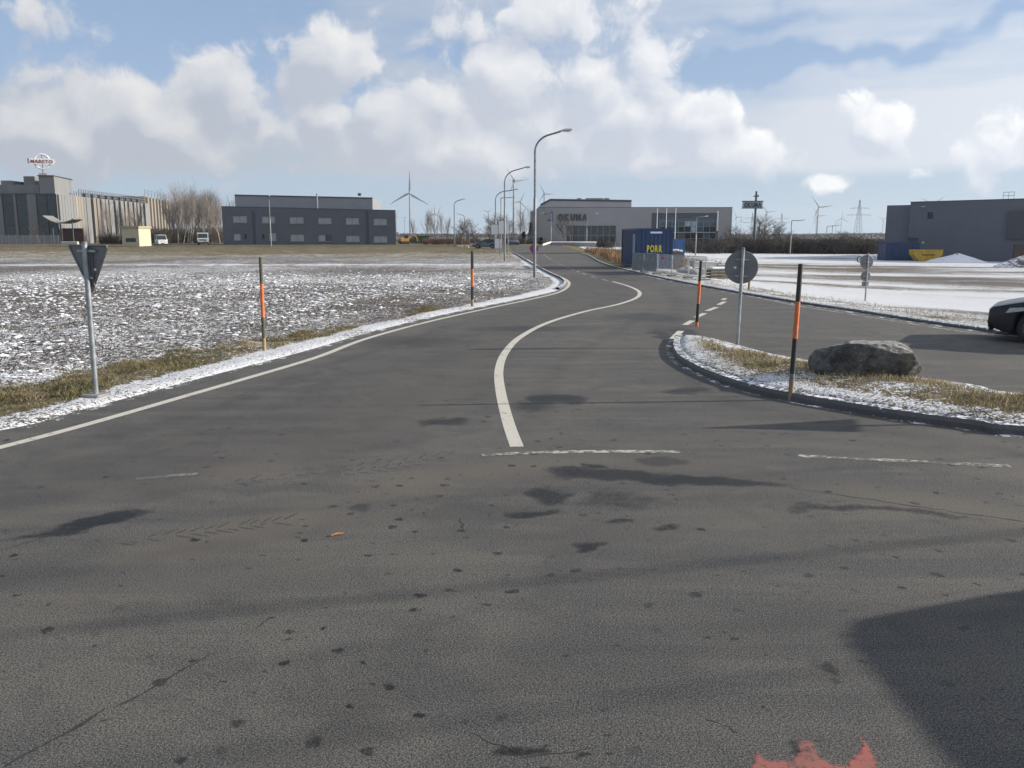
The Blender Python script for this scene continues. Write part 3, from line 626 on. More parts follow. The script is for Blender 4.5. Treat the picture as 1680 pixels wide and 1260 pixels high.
def grass():
    rs = np.random.RandomState(3)
    # island
    n = 190000; x = rs.uniform(2.8, 14, n); y = rs.uniform(8.3, 19, n); m = sdist(x, y, [ISLAND]); k = (m < -.33) & (rs.rand(n) < np.clip((tufted(x, y, 8) - .37) * 3.4, .05, .9) * np.clip((-m - .3) * 2.2, 0.1, 1)); x, y, m = x[k], y[k], m[k]
    h = (.03 + .075 * rs.rand(len(x))) * np.clip(.45 + (-m) * .6, .45, 1.1); blades('island_grass', np.stack([x, y, gz_at(x, y) - .01], 1), h, .005 + .007 * rs.rand(len(x)), STRAW, 1.3)
    # strip along the left field
    n = 420000; x = rs.uniform(-13, -1, n); y = rs.uniform(6, 27, n); m = sdist(x, y, [ROAD_OUT]); nm = fbm(x * .6, y * .6, 3, 31)
    w0 = .42 + .45 * nm; w1 = w0 + 1.45 * (1 - ss(16, 21.5, y)) * (.7 + .6 * nm) + np.where(nm > .53, .5, 0) * (y > 19)
    k = (m > w0 - .1) & (m < w1 + .15) & (rs.rand(n) < np.clip((tufted(x, y, 18) - .38) * 3.2, .03, .9)); x, y = x[k], y[k]
    blades('verge_grass', np.stack([x, y, gz_at(x, y) - .01], 1), .025 + .07 * rs.rand(len(x)) * np.clip(tufted(x, y, 18) * 1.6, .4, 1.2), .006 + .007 * rs.rand(len(x)), OLIVE, 1.6)
    # sparse stalks in the field and along the right kerb
    n = 16000; x = rs.uniform(9, 26, n); y = rs.uniform(17, 46, n); m = sdist(x, y, [RIGHT_FIELD]); k = (m < -.5) & (m > -2.6) & (rs.rand(n) < tufted(x, y, 5) * 1.1 - .1); x, y = x[k], y[k]
    blades('kerbside_grass', np.stack([x, y, gz_at(x, y) - .01], 1), .05 + .08 * rs.rand(len(x)), .010 + .01 * rs.rand(len(x)), STRAW, .9)
    # russet scrub by the far road
    n = 26000; x = rs.uniform(7, 16, n); y = rs.uniform(60, 120, n); m = sdist(x, y, [RIGHT_FIELD]); k = (m < -1.0) & (rs.rand(n) < np.clip((tufted(x * .3, y * .3, 6) - .3) * 3, 0, 1)); x, y = x[k], y[k]
    blades('roadside_scrub', np.stack([x, y, gz_at(x, y) - .02], 1), .35 + .75 * rs.rand(len(x)), .025 + .03 * rs.rand(len(x)), SCRUB, .5)
    # clods of ploughed soil
    n = 60000; x = rs.uniform(-30, 2, n); y = 10 + 46 * rs.rand(n) ** 1.2; m = sdist(x, y, [ROAD_OUT]); k = (m > 2.2) & (rs.rand(n) < np.clip((fbm(x * .8, y * .8, 3, 51) - .25) * 2.2, 0, 1) * (1 - ss(36, 56, y))) & (np.abs(x) < y * .62 + 1); x, y = x[k], y[k]; n = len(x)
    sz = (.018 + .045 * rs.rand(n) ** 2)[:, None] * (1 + .012 * np.clip(y - 14, 0, 40))[:, None]
    base = np.array([[1, 0, 0], [0, 1, 0], [-1, 0, 0], [0, -1, 0], [.1, .1, .8], [.75, .7, .35], [-.7, .75, .3], [-.75, -.7, .35], [.7, -.75, .3]])
    fc = np.array([[0, 5, 8], [1, 6, 5], [2, 7, 6], [3, 8, 7], [5, 4, 8], [6, 4, 5], [7, 4, 6], [8, 4, 7], [0, 1, 5], [1, 2, 6], [2, 3, 7], [3, 0, 8]])
    V = base[None] * (sz[:, :, None] * (.6 + .8 * rs.rand(n, 9, 1))) * np.array([1.25, 1.0, .9]); V += np.stack([x, y, gz_at(x, y) - .012], 1)[:, None]
    Fc = fc[None] + np.arange(n)[:, None, None] * 9
    me = bpy.data.meshes.new('soil_clods'); me.from_pydata(V.reshape(-1, 3).tolist(), [], Fc.reshape(-1, 3).tolist())
    me.materials.append(snowy('clod_soil', (.07, .061, .053), (.135, .118, .10), .47, 5.0)); stuff(link('soil_clods', me))
grass()
# ------------------------------------------------------------------ shared materials
STEEL = mat('galvanised_steel', (.30, .32, .34), .45, .2, 6, .1, .6); STEEL_D = mat('weathered_steel', (.19, .20, .215), .5, .25, 5, .1, .4)
CONC = mat('concrete', (.40, .39, .37), .9, .15, 2, .3); CONC_D = mat('dark_concrete', (.22, .215, .21), .9, .2, 3, .3)
WHITE = mat('white_coat', (.68, .68, .67), .5, .08, 2); CREAM = mat('cream_render', (.50, .45, .33), .85, .06, 1.5, .15)
BARK = mat('grey_bark', (.125, .11, .10), .9, .3, 4); BIRCH = mat('pale_bark', (.33, .305, .28), .85, .35, 5); TWIG = mat('bare_twigs', (.105, .086, .072), .9, .3, 2); TWIG_P = mat('pale_twigs', (.20, .17, .15), .9, .25, 2)
BLACK = mat('black_paint', (.025, .025, .027), .6, .3, 9, .1); ORANGE = mat('orange_paint', (.62, .16, .045), .6, .15, 12, .1); WOOD = mat('weathered_wood', (.30, .21, .12), .85, .3, 14, .3, streak=True); WOOD_G = mat('olive_wood', (.10, .09, .06), .8, .3, 14, .2)
RUBBER = mat('tyre_rubber', (.022, .022, .024), .8, .2, 8); RIM = mat('alloy_rim', (.38, .39, .41), .35, .15, 6, 0, .8); GLASS = glass('dark_glass'); GLASS_B = glass('sky_glass', (.055, .085, .12), .08)
LAMPG = mat('lamp_lens', (.42, .43, .44), .3, .1, 6); TWIG_D = mat('dark_twigs', (.060, .048, .045), .9, .3, 2)

# ------------------------------------------------------------------ street lamps
def street_lamp(loc, height, reach, label, azim=0.0, group=None, square=False, thick=1.0):
    t = thing('street_lamp', label, 'street lamp', loc, azim, group)
    h1 = height * .55; r0 = .085 * thick; r1 = .06 * thick
    MB().tube([(0, 0, -.3), (0, 0, h1), (0, 0, h1 + .06)], [r0, r0 * .92, r1], 10).build('lower_pole', STEEL_D, t, True)
    if square: pts = [(0, 0, h1 + .02), (0, 0, height - .05), (.05, 0, height), (reach, 0, height + .05)]
    else:
        rc = min(reach * .75, 1.5); pts = [(0, 0, h1 + .02), (0, 0, height - rc * .95)]
        for k in range(1, 9):
            a = k / 9 * R(78); pts.append((rc * (1 - math.cos(a)) , 0, height - rc * .95 + rc * .87 * math.sin(a)))
        pts.append((reach, 0, height + .06))
    MB().tube(pts, [r1] * 2 + [r1 * .8] * (len(pts) - 2), 8).build('arm', STEEL_D, t, True)
    e = Vector(pts[-1]); mb = MB()
    prof = [(-.12, .035, .03), (.0, .07, .05), (.18, .13, .09), (.5, .14, .10), (.62, .10, .07), (.66, .03, .02)]; n = 10
    for (x, w, hh) in prof:
        for j in range(n): a = 2 * math.pi * j / n; mb.v.append((e.x + x, w * math.cos(a), e.z + .02 + x * .12 + hh * math.sin(a) * (1 if math.sin(a) > 0 else .55)))
    for i in range(len(prof) - 1):
        for j in range(n): q = (j + 1) % n; mb.f.append((i * n + j, i * n + q, i * n + n + q, i * n + n + j))
    mb.f += [tuple(range(n)), tuple(range((len(prof) - 1) * n, len(prof) * n))]
    h = mb.build('lamp_head', LAMPG, t, True)
    MB().box((e.x + .33, 0, e.z - .005), (.34, .18, .03)).build('lens', WHITE, h)
    MB().box((0, -r0 - .004, .75), (.08, .012, .34)).build('service_door', STEEL, t)
    return t
g = ground(877, 456); street_lamp((g.x, g.y, 0), 7.62, 1.35, 'tall grey street lamp with curved arm beside the no-stopping sign and kerb bend')
g = ground(828, 428.5); street_lamp((g.x, g.y, .03), 8.1, 1.7, 'grey curved-arm street lamp with a square white notice board behind its pole')
Y = 122; g = at(813, 400, Y); street_lamp((g.x, Y, rz(g.x, Y) - .1), 8.6, 2.6, 'grey curved-arm street lamp standing behind the low white panel board', 0, None, False, 1.3)
Y = 150; g = at(822, 400, Y); street_lamp((g.x, Y, rz(g.x, Y) - .1), 8.4, 1.9, 'street lamp with straight horizontal arm behind the white notice boards', 0, None, True, 1.2)
def lamp_px(px, top, reach, Y, label, azim=0.0, square=False, group=None):
    p = at(px, top, Y); b = rz(p.x, Y) - .15; return street_lamp((p.x, Y, b), p.z - b, reach, label, azim, group, square, 1.35)
lamp_px(441, 323, .9, 150, 'street lamp rising in front of the dark grey two-storey office', R(-70))
lamp_px(745, 328, 1.3, 150, 'curved street lamp on the cross street beside the bare brushwood')
lamp_px(762, 352, 1.0, 190, 'farther small street lamp whose arm bends back over the bare brushwood', R(180))
lamp_px(904, 350, 1.6, 185, 'thin street lamp in front of the blue corner logo on the showroom', R(160), True)
lamp_px(963, 351, 1.8, 185, 'thin street lamp in front of the big dark showroom window', R(0), True)
lamp_px(1143, 356, 1.2, 140, 'street lamp standing before the lit window of the glazed office wing', R(0), True)
lamp_px(1299, 362, 1.9, 165, 'street lamp standing against the dark hedge beside the pole sign', 0, True)
for px, tp in ((1357, 371), (1366, 370)): lamp_px(px, tp, 1.5, 230, 'small street lamp beyond the dark hedge below the power lines', 0, True, 'far lamps behind the hedge')

# ------------------------------------------------------------------ snow stakes
def stake(px, py, top, label, bands, rad=.033, lean=0.0):
    g = ground(px, py, 0.0); z0 = gh(g.x, g.y); g = ground(px, py, z0); z0 = gh(g.x, g.y)
    H = at(px, top, g.y).z - z0
    t = thing('snow_stake', label, 'snow stake', (g.x, g.y, z0), random.uniform(0, 3)); t.rotation_euler = (0, lean, random.uniform(0, .3))
    a = -.25
    for (m_, f) in bands:
        b = f * H
        MB().tube([(0, 0, a), (0, 0, (a + b) / 2), (0, 0, b)], [rad * (1 - .12 * max(a, 0) / H), rad * (1 - .12 * (a + b) / 2 / H), rad * (1 - .12 * b / H)], 10).build({'black_paint': 'black_band', 'orange_paint': 'orange_band', 'olive_wood': 'upper_band'}.get(m_.name, 'bare_end'), m_, t, True)
        a = b
    return t
stake(435, 600, 422, 'weathered snow stake with olive top and faded orange band on the snowy left verge', [(WOOD, .14), (WOOD_G, .36), (ORANGE, .72), (WOOD_G, 1)], .037, R(.4))
stake(775, 502, 412, 'black and orange snow stake at the snowy corner before the curved kerb', [(WOOD, .13), (BLACK, .36), (ORANGE, .68), (BLACK, 1)], .05, R(.3))
stake(1142, 553, 428, 'black and orange snow stake leaning at the tip of the grass island', [(ORANGE, .2), (BLACK, .44), (ORANGE, .74), (BLACK, 1)], .042, R(1.6))
stake(1298, 632, 433, 'black and orange snow stake with bare wooden foot beside the boulder', [(WOOD, .16), (STEEL_D, .2), (BLACK, .46), (ORANGE, .73), (BLACK, 1)], .036, R(1.2))
stake(1228, 488, 440, 'thin brown wooden post on the snow behind the round sign', [(WOOD, 1)], .05, R(.5))

# ------------------------------------------------------------------ road signs
SIGN_BACK = mat('sign_back', (.155, .16, .17), .55, .12, 4, .05, .3); S_RED = mat('sign_red', (.50, .02, .025), .4, .1, 4); S_BLUE = mat('sign_blue', (.03, .07, .33), .4, .1, 4); S_WHITE = mat('sign_white', (.72, .72, .72), .4, .06, 4)
def disc(t, z, r, rim=True, front=(S_RED, S_WHITE), name='plate'):
    p = MB().lathe([(r - .012, -.012), (r, -.006), (r, .004), (r - .01, .006), (r - .03, .001), (.01, .001)], 36, 'y', (0, 0, z)).build(name, SIGN_BACK, t)
    MB().lathe([(r - .01, .0075), (r - .01, .0095)], 36, 'y', (0, 0, z)).build('front_border', front[0], p)
    MB().lathe([(r * .78, .010), (r * .78, .012)], 36, 'y', (0, 0, z)).build('front_field', front[1], p)
    return p
def signpost(t, H, r=.035, loc=(0, 0), tilt=0):
    MB().tube([(loc[0], loc[1], -.3), (loc[0], loc[1], H)], r, 12).build('post', STEEL, t, True)
    MB().lathe([(r + .004, H), (r + .004, H + .02), (.01, H + .03)], 12, 'z', (loc[0], loc[1], 0)).build('cap', STEEL_D, t)
def clamp(t, z, w=.26): m_ = MB(); m_.box((0, -.035, z), (w, .03, .03)); m_.tube([(-.045, -.06, z), (.045, -.06, z)], .012, 6); m_.build('clamp', STEEL, t)
g = ground(1208, 569); z0 = gh(g.x, g.y); Ht = at(1217, 408, g.y).z - z0
t = thing('round_sign', 'round road sign seen from its grey back on the grass island', 'road sign', (g.x, g.y, z0), R(-4)); t.rotation_euler = (0, R(1.0), R(-4))
signpost(t, Ht, .034, (0, -.062)); pl = disc(t, Ht - .37, .335); clamp(t, Ht - .22); clamp(t, Ht - .55); MB().box((-.13, -.016, Ht - .38), (.05, .004, .04)).build('sticker', WHITE, pl)
MB().box((-.05, -.018, Ht - .37), (.045, .008, .56)).build('stiffener', STEEL_D, pl)
# yield sign
g = ground(164, 652); z0 = gh(g.x, g.y); Ht = at(152, 402, g.y).z - z0
t = thing('yield_sign', 'triangular yield sign seen from its grey back on the left verge', 'road sign', (g.x, g.y, z0)); t.rotation_euler = (0, R(.6), R(-24))
signpost(t, Ht + .02, .036, (0, -.06)); MB().box((0, -.06, -.02), (.3, .3, .12), .2, .02).build('concrete_foot', CONC_D, t)
def tri(s, c): return [(-s * .5 + .03, c), (s * .5 - .03, c), (s * .5, c - .04), (.025, c - s * .87), (-.025, c - s * .87), (-s * .5, c - .04)]
p = MB().prism(tri(.74, Ht - .0), -.004, .004, 'xz').build('plate', SIGN_BACK, t); mb = MB()
for a, b_ in (((-.36, Ht - .005), (.36, Ht - .005)), ((-.36, Ht - .03), (0, Ht - .635)), ((.36, Ht - .03), (0, Ht - .635))): mb.tube([(a[0], -.010, a[1]), (b_[0], -.010, b_[1])], .012, 6)
mb.build('rim', SIGN_BACK, p); MB().prism(tri(.72, Ht - .012), .0055, .007, 'xz').build('front_border', S_RED, p); MB().prism(tri(.46, Ht - .10), .0085, .0095, 'xz').build('front_field', S_WHITE, p)
clamp(t, Ht - .08, .34); clamp(t, Ht - .44, .16); MB().box((.09, -.007, Ht - .33), (.07, .003, .035)).build('sticker', WHITE, p)
mb = MB(); mb.box((.06, -.014, Ht - .3), (.05, .012, .5)); mb.box((-.10, -.014, Ht - .2), (.04, .012, .36)); mb.build('stiffener', SIGN_BACK, p)
# pair of small discs across the road
Y = 31.5; x = at(1419, 470, Y).x; z0 = gh(x, Y); top = at(1422, 416, Y).z - z0
t = thing('double_sign', 'post with two grey round sign backs above the snowy field kerb', 'road sign', (x, Y, z0), R(8)); signpost(t, top, .03, (.02, -.05)); disc(t, top - .30, .26); disc(t, top - .82, .19, name='lower_plate'); MB().box((0, .0, top - 1.10), (.26, .012, .16)).build('small_plate', SIGN_BACK, t); clamp(t, top - .30); clamp(t, top - .82)
# no-stopping sign behind the tall lamp
Y = 62; x = at(876, 408, Y).x; z0 = 0; zc = at(876, 408, Y).z
t = thing('no_stopping_sign', 'round blue and red no-stopping sign behind the tall street lamp', 'road sign', (x, Y, z0), R(180 - 6)); signpost(t, zc + .34, .03, (0, -.05))
p = disc(t, zc, .31, True, (S_RED, S_BLUE), 'plate')
for s in (-1, 1): MB().tube([(-.16, .014, zc - .16 * s), (.16, .014, zc + .16 * s)], .03, 6).build('red_bar', S_RED, p)
# sign outside the picture on the right whose shadow lies on the road
t = thing('warning_sign', 'triangular warning sign on a post farther along the grass island', 'road sign', (9.95, 10.45, gh(9.95, 10.45)), R(74)); signpost(t, 2.55, .036, (0, -.05))
p = MB().prism([(-.38, 1.88), (.38, 1.88), (0, 2.56)], -.004, .004, 'xz').build('plate', SIGN_BACK, t); MB().prism([(-.36, 1.89), (.36, 1.89), (0, 2.53)], .006, .008, 'xz').build('front_border', S_RED, p); MB().prism([(-.23, 1.96), (.23, 1.96), (0, 2.38)], .0095, .011, 'xz').build('front_field', S_WHITE, p); clamp(t, 2.0); clamp(t, 2.3)
# white boards by the far bend
def board(px0, px1, top, bot, Y, label, legs=2, post=True):
    a, b_ = at(px0, bot, Y), at(px1, top, Y); cx = (a.x + b_.x) / 2; z0 = rz(cx, Y); w = b_.x - a.x; h = b_.z - a.z
    t = thing('notice_board', label, 'board', (cx, Y, z0 - .05)); MB().box((0, 0, a.z - z0 + h / 2), (w, .05, h), 0, .015).build('panel', S_WHITE if h < 3 else WHITE, t)
    fr = MB()
    for s in (-1, 1): fr.box((s * (w / 2 + .02), 0, a.z - z0 + h / 2), (.04, .09, h + .08))
    for s in (-1, 1): fr.box((0, 0, a.z - z0 + h / 2 + s * (h / 2 + .02)), (w - .002, .09, .04))
    fr.build('frame', STEEL, t)
    for s in ((-1, 1) if legs == 2 else (0,)): MB().tube([(s * w * .4, .07, -.2), (s * w * .4, .07, a.z - z0 + h)], .05, 8).build('post', STEEL, t, True)
board(818, 835, 362, 383, 101, 'square white notice board on posts behind the curved-arm lamp', 2); board(806, 817, 368, 384, 118, 'smaller white notice board next to the square one', 1); board(812, 823.5, 391, 407, 112, 'low white panel board standing on the ground beside the teal car', 2)

# ------------------------------------------------------------------ boulder
def boulder():
    g = ground(1437, 629, .12); z0 = gh(g.x, g.y); bm = bmesh.new(); bmesh.ops.create_icosphere(bm, subdivisions=6, radius=1)
    rs = random.Random(5); planes = [((0, 0, 1), .70), ((-.25, -.95, .22), .66), ((.22, -.95, -.1), .68), ((.93, -.1, .36), .80), ((-.9, -.3, .42), .78), ((.85, -.45, -.35), .80), ((-.2, .9, .4), .72), ((0, 0, -1), .62), ((.5, -.1, .86), .78), ((-.55, .1, .83), .78), ((.1, -.62, .78), .80)]
    planes = [(Vector(n).normalized(), d) for n, d in planes]
    from mathutils import noise as mn
    for v in bm.verts:
        p = v.co.normalized()
        r = min([d / max(p.dot(n), .05) for n, d in planes] + [1.02])
        q = p * r; n = mn.fractal(q * 2.0, 1.1, 2.0, 4) * .028 + mn.fractal(q * 11, .8, 2.0, 4) * .013 + .045 * mn.voronoi(q * 2.6)[0][0]
        v.co = q + p * n
    for v in bm.verts: v.co = Vector((v.co.x * .83, v.co.y * .52, v.co.z * .41 + .02 * v.co.x))
    for f in bm.faces: f.smooth = True
    me = bpy.data.meshes.new('boulder'); bm.to_mesh(me); bm.free()
    ma = bpy.data.materials.new('granite'); ma.use_nodes = True; T = NT(ma.node_tree); b = T.n['Principled BSDF']; co = T.new('ShaderNodeTexCoord').outputs['Object']
    n1 = T.noise(co, 3.2, 6, .65, .5); n2 = T.noise(co, 16, 6, .7); n3 = T.noise(co, 60, 3, .6); nz = T.sep(T.new('ShaderNodeNewGeometry').outputs['Normal'])[2]
    c = T.mix(T.ramp(n1, .38, .62), (.036, .034, .032), (.105, .10, .094)); c = T.mix(T.ramp(n2, .5, .7, 0, .6), c, (.20, .195, .18)); c = T.mix(T.ramp(n3, .55, .7, 0, .5), c, (.06, .058, .055))
    c = T.mix(T.ramp(T.m('ADD', n1, T.m('MULTIPLY', n2, .5)), .84, .95, 0, .7), c, (.17, .155, .09))
    c = T.mix(T.ramp(T.m('ADD', T.m('MULTIPLY', nz, .5), T.m('MULTIPLY', n2, .55)), .66, .85, 0, .5), c, (.62, .62, .62))
    T.l.new(c, b.inputs['Base Color']); b.inputs['Roughness'].default_value = .9
    bp = T.new('ShaderNodeBump'); bp.inputs['Strength'].default_value = .7; bp.inputs['Distance'].default_value = .03; T.l.new(T.m('ADD', n2, T.m('MULTIPLY', n3, .4)), bp.inputs['Height']); T.l.new(bp.outputs[0], b.inputs['Normal']); me.materials.append(ma)
    o = link('boulder', me, None, (g.x, g.y + .30, z0 + .17), (0, R(2.5), R(-8))); tag(o, 'large flat-topped grey boulder lying on the grass island', 'boulder')
boulder()

# ------------------------------------------------------------------ vehicles
def wheel(t, x, y, r, w, side):
    W = bpy.data.objects.new('wheel', None); col.objects.link(W); W.parent = t; W.location = (x, y, r)
    MB().lathe([(r * .66, -w / 2), (r * .94, -w / 2), (r, -w * .36), (r, w * .36), (r * .94, w / 2), (r * .66, w / 2)], 28, 'y').build('tyre', RUBBER, W, True)
    mb = MB(); mb.lathe([(r * .68, side * w * .46), (r * .65, side * w * .51), (r * .60, side * w * .46), (r * .58, side * w * .15)], 28, 'y')
    for k in range(5):
        a = k * 2 * math.pi / 5 + .3; c = Vector((math.cos(a), 0, math.sin(a)))
        mb.tube([c * r * .1 + Vector((0, side * w * .42, 0)), c * r * .62 + Vector((0, side * w * .46, 0))], [r * .10, r * .085], 6)
    mb.lathe([(r * .16, side * w * .3), (r * .15, side * w * .5), (r * .04, side * w * .52)], 12, 'y'); mb.build('rim', RIM, W, True)
def car(name, label, cat, loc, rz_, paintm, L=4.3, Wd=1.8, H=1.5, hood=(.66, .90), belt=.92, cab=(1.05, -.05, -1.6, -2.0), r=.32, front=.85, rear=.8, group=None, van=False, windows=True):
    """local x forward; cab = base of windscreen, its top, top of rear glass, its base"""
    t = thing(name, label, cat, loc, rz_, group); hl = L / 2; xf, xr = hl - front, -hl + rear; arch = r * 1.2; gc = .2
    xs = sorted(set([round(q, 3) for q in list(np.linspace(-hl, hl, 26)) + [xf + arch * math.cos(a) for a in np.linspace(0, math.pi, 13)] + [xr + arch * math.cos(a) for a in np.linspace(0, math.pi, 13)] + [hl - .03, hl - .08, hl - .16, -hl + .03, -hl + .1]]))
    mb = MB(); n = 0
    def top(x):
        if x > cab[0]:
            f = (x - cab[0]) / (hl - cab[0]); return hood[1] + (hood[0] - hood[1]) * f ** 1.6 - .05 * max(0, (f - .9) / .1) ** 2
        if x < cab[3]: f = (cab[3] - x) / max(.01, hl + cab[3]); return belt - .04 * f
        f = (x - cab[3]) / (cab[0] - cab[3]); return belt + (hood[1] - belt) * f
    for x in xs:
        zb = gc + .10 * ss(hl - .35, hl, x) + .12 * ss(-hl + .3, -hl, x)
        for xw in (xf, xr):
            if abs(x - xw) < arch: zb = max(zb, r + math.sqrt(max(0, arch * arch - (x - xw) ** 2)))
        f = max(0, (abs(x) - hl + .75) / .75); w = Wd / 2 * (1 - .16 * f ** 2.2); zt = top(x); m_ = .5 * zt + .18; zb = float(min(zb, zt - .12)); m_ = max(m_, zb + .02)
        sec = [(0, zb), (w * .86, zb), (w * .985, zb + .03), (w, max(m_, zb + .05)), (w * .985, zt - .10), (w * .93, zt - .025), (w * .8, zt), (0, zt + .025 * (1 - f))]
        full = sec + [(-a, b) for a, b in sec[-2:0:-1]]; n = len(full); mb.v += [(x, a, float(b)) for a, b in full]
    for i in range(len(xs) - 1):
        for j in range(n): q = (j + 1) % n; mb.f.append((i * n + j, i * n + q, i * n + n + q, i * n + n + j))
    mb.f += [tuple(range(n)), tuple(range((len(xs) - 1) * n, len(xs) * n))]
    mb.build('body', paintm, t, True)
    gh_ = MB(); w0 = Wd / 2 * .93; w1 = Wd / 2 * .74 if not van else Wd / 2 * .86
    def ring(z, f): xa = cab[0] + (cab[1] - cab[0]) * f; xb = cab[3] + (cab[2] - cab[3]) * f; w = w0 + (w1 - w0) * f; return [(xa, -w * .86, z), (xa + .0, 0, z), (xa, w * .86, z), (xa - .22, w, z), (xb + .2, w, z), (xb, w * .86, z), (xb, -w * .86, z), (xb + .2, -w, z), (xa - .22, -w, z)]
    zb0 = belt - .03
    for z, f in ((zb0, 0), (belt + (H - belt) * .55, .5), (H - .06, 1.0)): gh_.v += ring(z, f)
    for i in range(2):
        for j in range(9): q = (j + 1) % 9; gh_.f.append((i * 9 + j, i * 9 + q, i * 9 + 9 + q, i * 9 + 9 + j))
    gh_.f += [tuple(range(9)), tuple(range(18, 27))]
    gh_.build('windows', GLASS if windows else paintm, t, True)
    rf = MB(); R0 = ring(H - .065, 1.0); R1 = [(x * .97 + (cab[1] + cab[2]) / 2 * .03, y * .9, H) for x, y, z in R0]; rf.v += [(x * 1.01, y * 1.015, z) for x, y, z in R0] + R1
    rf.f += [(j, (j + 1) % 9, 9 + (j + 1) % 9, 9 + j) for j in range(9)] + [tuple(range(9)), tuple(range(9, 18))]; rf.build('roof', paintm, t, True)
    a0, a1 = ring(zb0, 0), ring(H - .06, 1.0)
    for s, idx in ((1, (3, 4)), (-1, (8, 7))):
        for k in idx: MB().tube([Vector(a0[k]) * 1.003, Vector(a1[k]) * 1.003], .045, 6).build('pillar', paintm, t, True)
        m0, m1 = (Vector(a0[idx[0]]) + Vector(a0[idx[1]])) / 2, (Vector(a1[idx[0]]) + Vector(a1[idx[1]])) / 2; MB().tube([m0, m1], .04, 6).build('pillar', BLACK, t)
        MB().box((cab[0] - .35, s * (Wd / 2 + .06), belt + .06), (.10, .18, .12), 0, .03).build('mirror', paintm, t)
        hz = hood[0] - .08; mbl = MB(); mbl.v = [(hl - .30, s * Wd * .30, hz + .035), (hl - .12, s * Wd * .36, hz + .03), (hl - .42, s * Wd * .478, hz + .075), (hl - .72, s * Wd * .493, hz + .10), (hl - .70, s * Wd * .497, hz + .03), (hl - .36, s * Wd * .482, hz - .03), (hl - .05, s * Wd * .36, hz - .03), (hl - .01, s * Wd * .30, hz - .02)]
        mbl.f = [tuple(range(8))]; me = mbl.mesh('headlight', LAMPG); bm = bmesh.new(); bm.from_mesh(me); r_ = bmesh.ops.extrude_face_region(bm, geom=bm.faces[:])
        for v in [q for q in r_['geom'] if isinstance(q, bmesh.types.BMVert)]: v.co += Vector((.012, s * .012, .006))
        bm.to_mesh(me); bm.free(); link('headlight', me, t)
        MB().box((-hl + .04, s * Wd * .38, belt - .12), (.10, .22, .16), 0, .03).build('tail_light', S_RED, t)
        wheel(t, xf, s * (Wd / 2 - .11), r, .21, s); wheel(t, xr, s * (Wd / 2 - .11), r, .21, s)
    for xw in (xf, xr): MB().box((xw, 0, r + .12), (arch * 2 + .12, Wd * .6, .62)).build('wheel_well', BLACK, t)
    MB().box((hl - .025, 0, hood[0] - .14), (.06, Wd * .5, .12), 0, .02).build('grille', BLACK, t); MB().box((hl + .02, 0, .42), (.04, .54, .13), 0, .008).build('number_plate', BLACK, t); MB().box((hl - .06, 0, .28), (.10, Wd * .72, .12), 0, .03).build('lower_intake', BLACK, t)
    return t
NAVY = mat('dark_blue_paint', (.007, .008, .015), .3, .15, 2, 0, .0, spec=.35, coat=.25)
car('dark_car', 'dark blue car with silver rims on the road beyond the boulder', 'car', (12.58, 17.95, 0), R(180 - 33), NAVY, 4.35, 1.84, 1.52, (.74, .96), .96, (.95, .15, -1.55, -2.05), .33, .88)
car('hatchback', 'teal hatchback parked at the far bend beside the white panel board', 'car', (at(797, 400, 138).x, 138, rz(-4, 138) + .06), R(170), mat('teal_paint', (.06, .10, .12), .3, .1, 2, 0, 0, coat=.6), 4.1, 1.75, 1.5)
car('small_van', 'white van with dark windscreen beside the cream kiosk', 'van', (at(264, 395, 163).x, 163, rz(-67, 163)), R(-60), WHITE, 4.6, 1.85, 1.95, (.95, 1.05), 1.05, (1.5, .9, -2.2, -2.28), .33, .85, .8, None, True)
car('parked_car', 'dark parked car seen between the notice boards and the street lamp', 'car', (at(842, 401, 168).x, 168, rz(0, 168) + .02), R(-80), mat('grey_blue_paint', (.05, .065, .09), .3, .1, 2, 0, 0, coat=.6), 4.2, 1.75, 1.5)
car('panel_van', 'tall dark panel van parked beside the road, its shadow reaching onto the asphalt', 'van', (8.25, 3.95, 0), R(90), mat('van_paint', (.06, .065, .08), .35, .1, 2, 0, 0, coat=.5), 5.1, 1.95, 2.05, (1.0, 1.15), 1.15, (1.75, 1.2, -2.45, -2.52), .34, .9, .9, None, True)
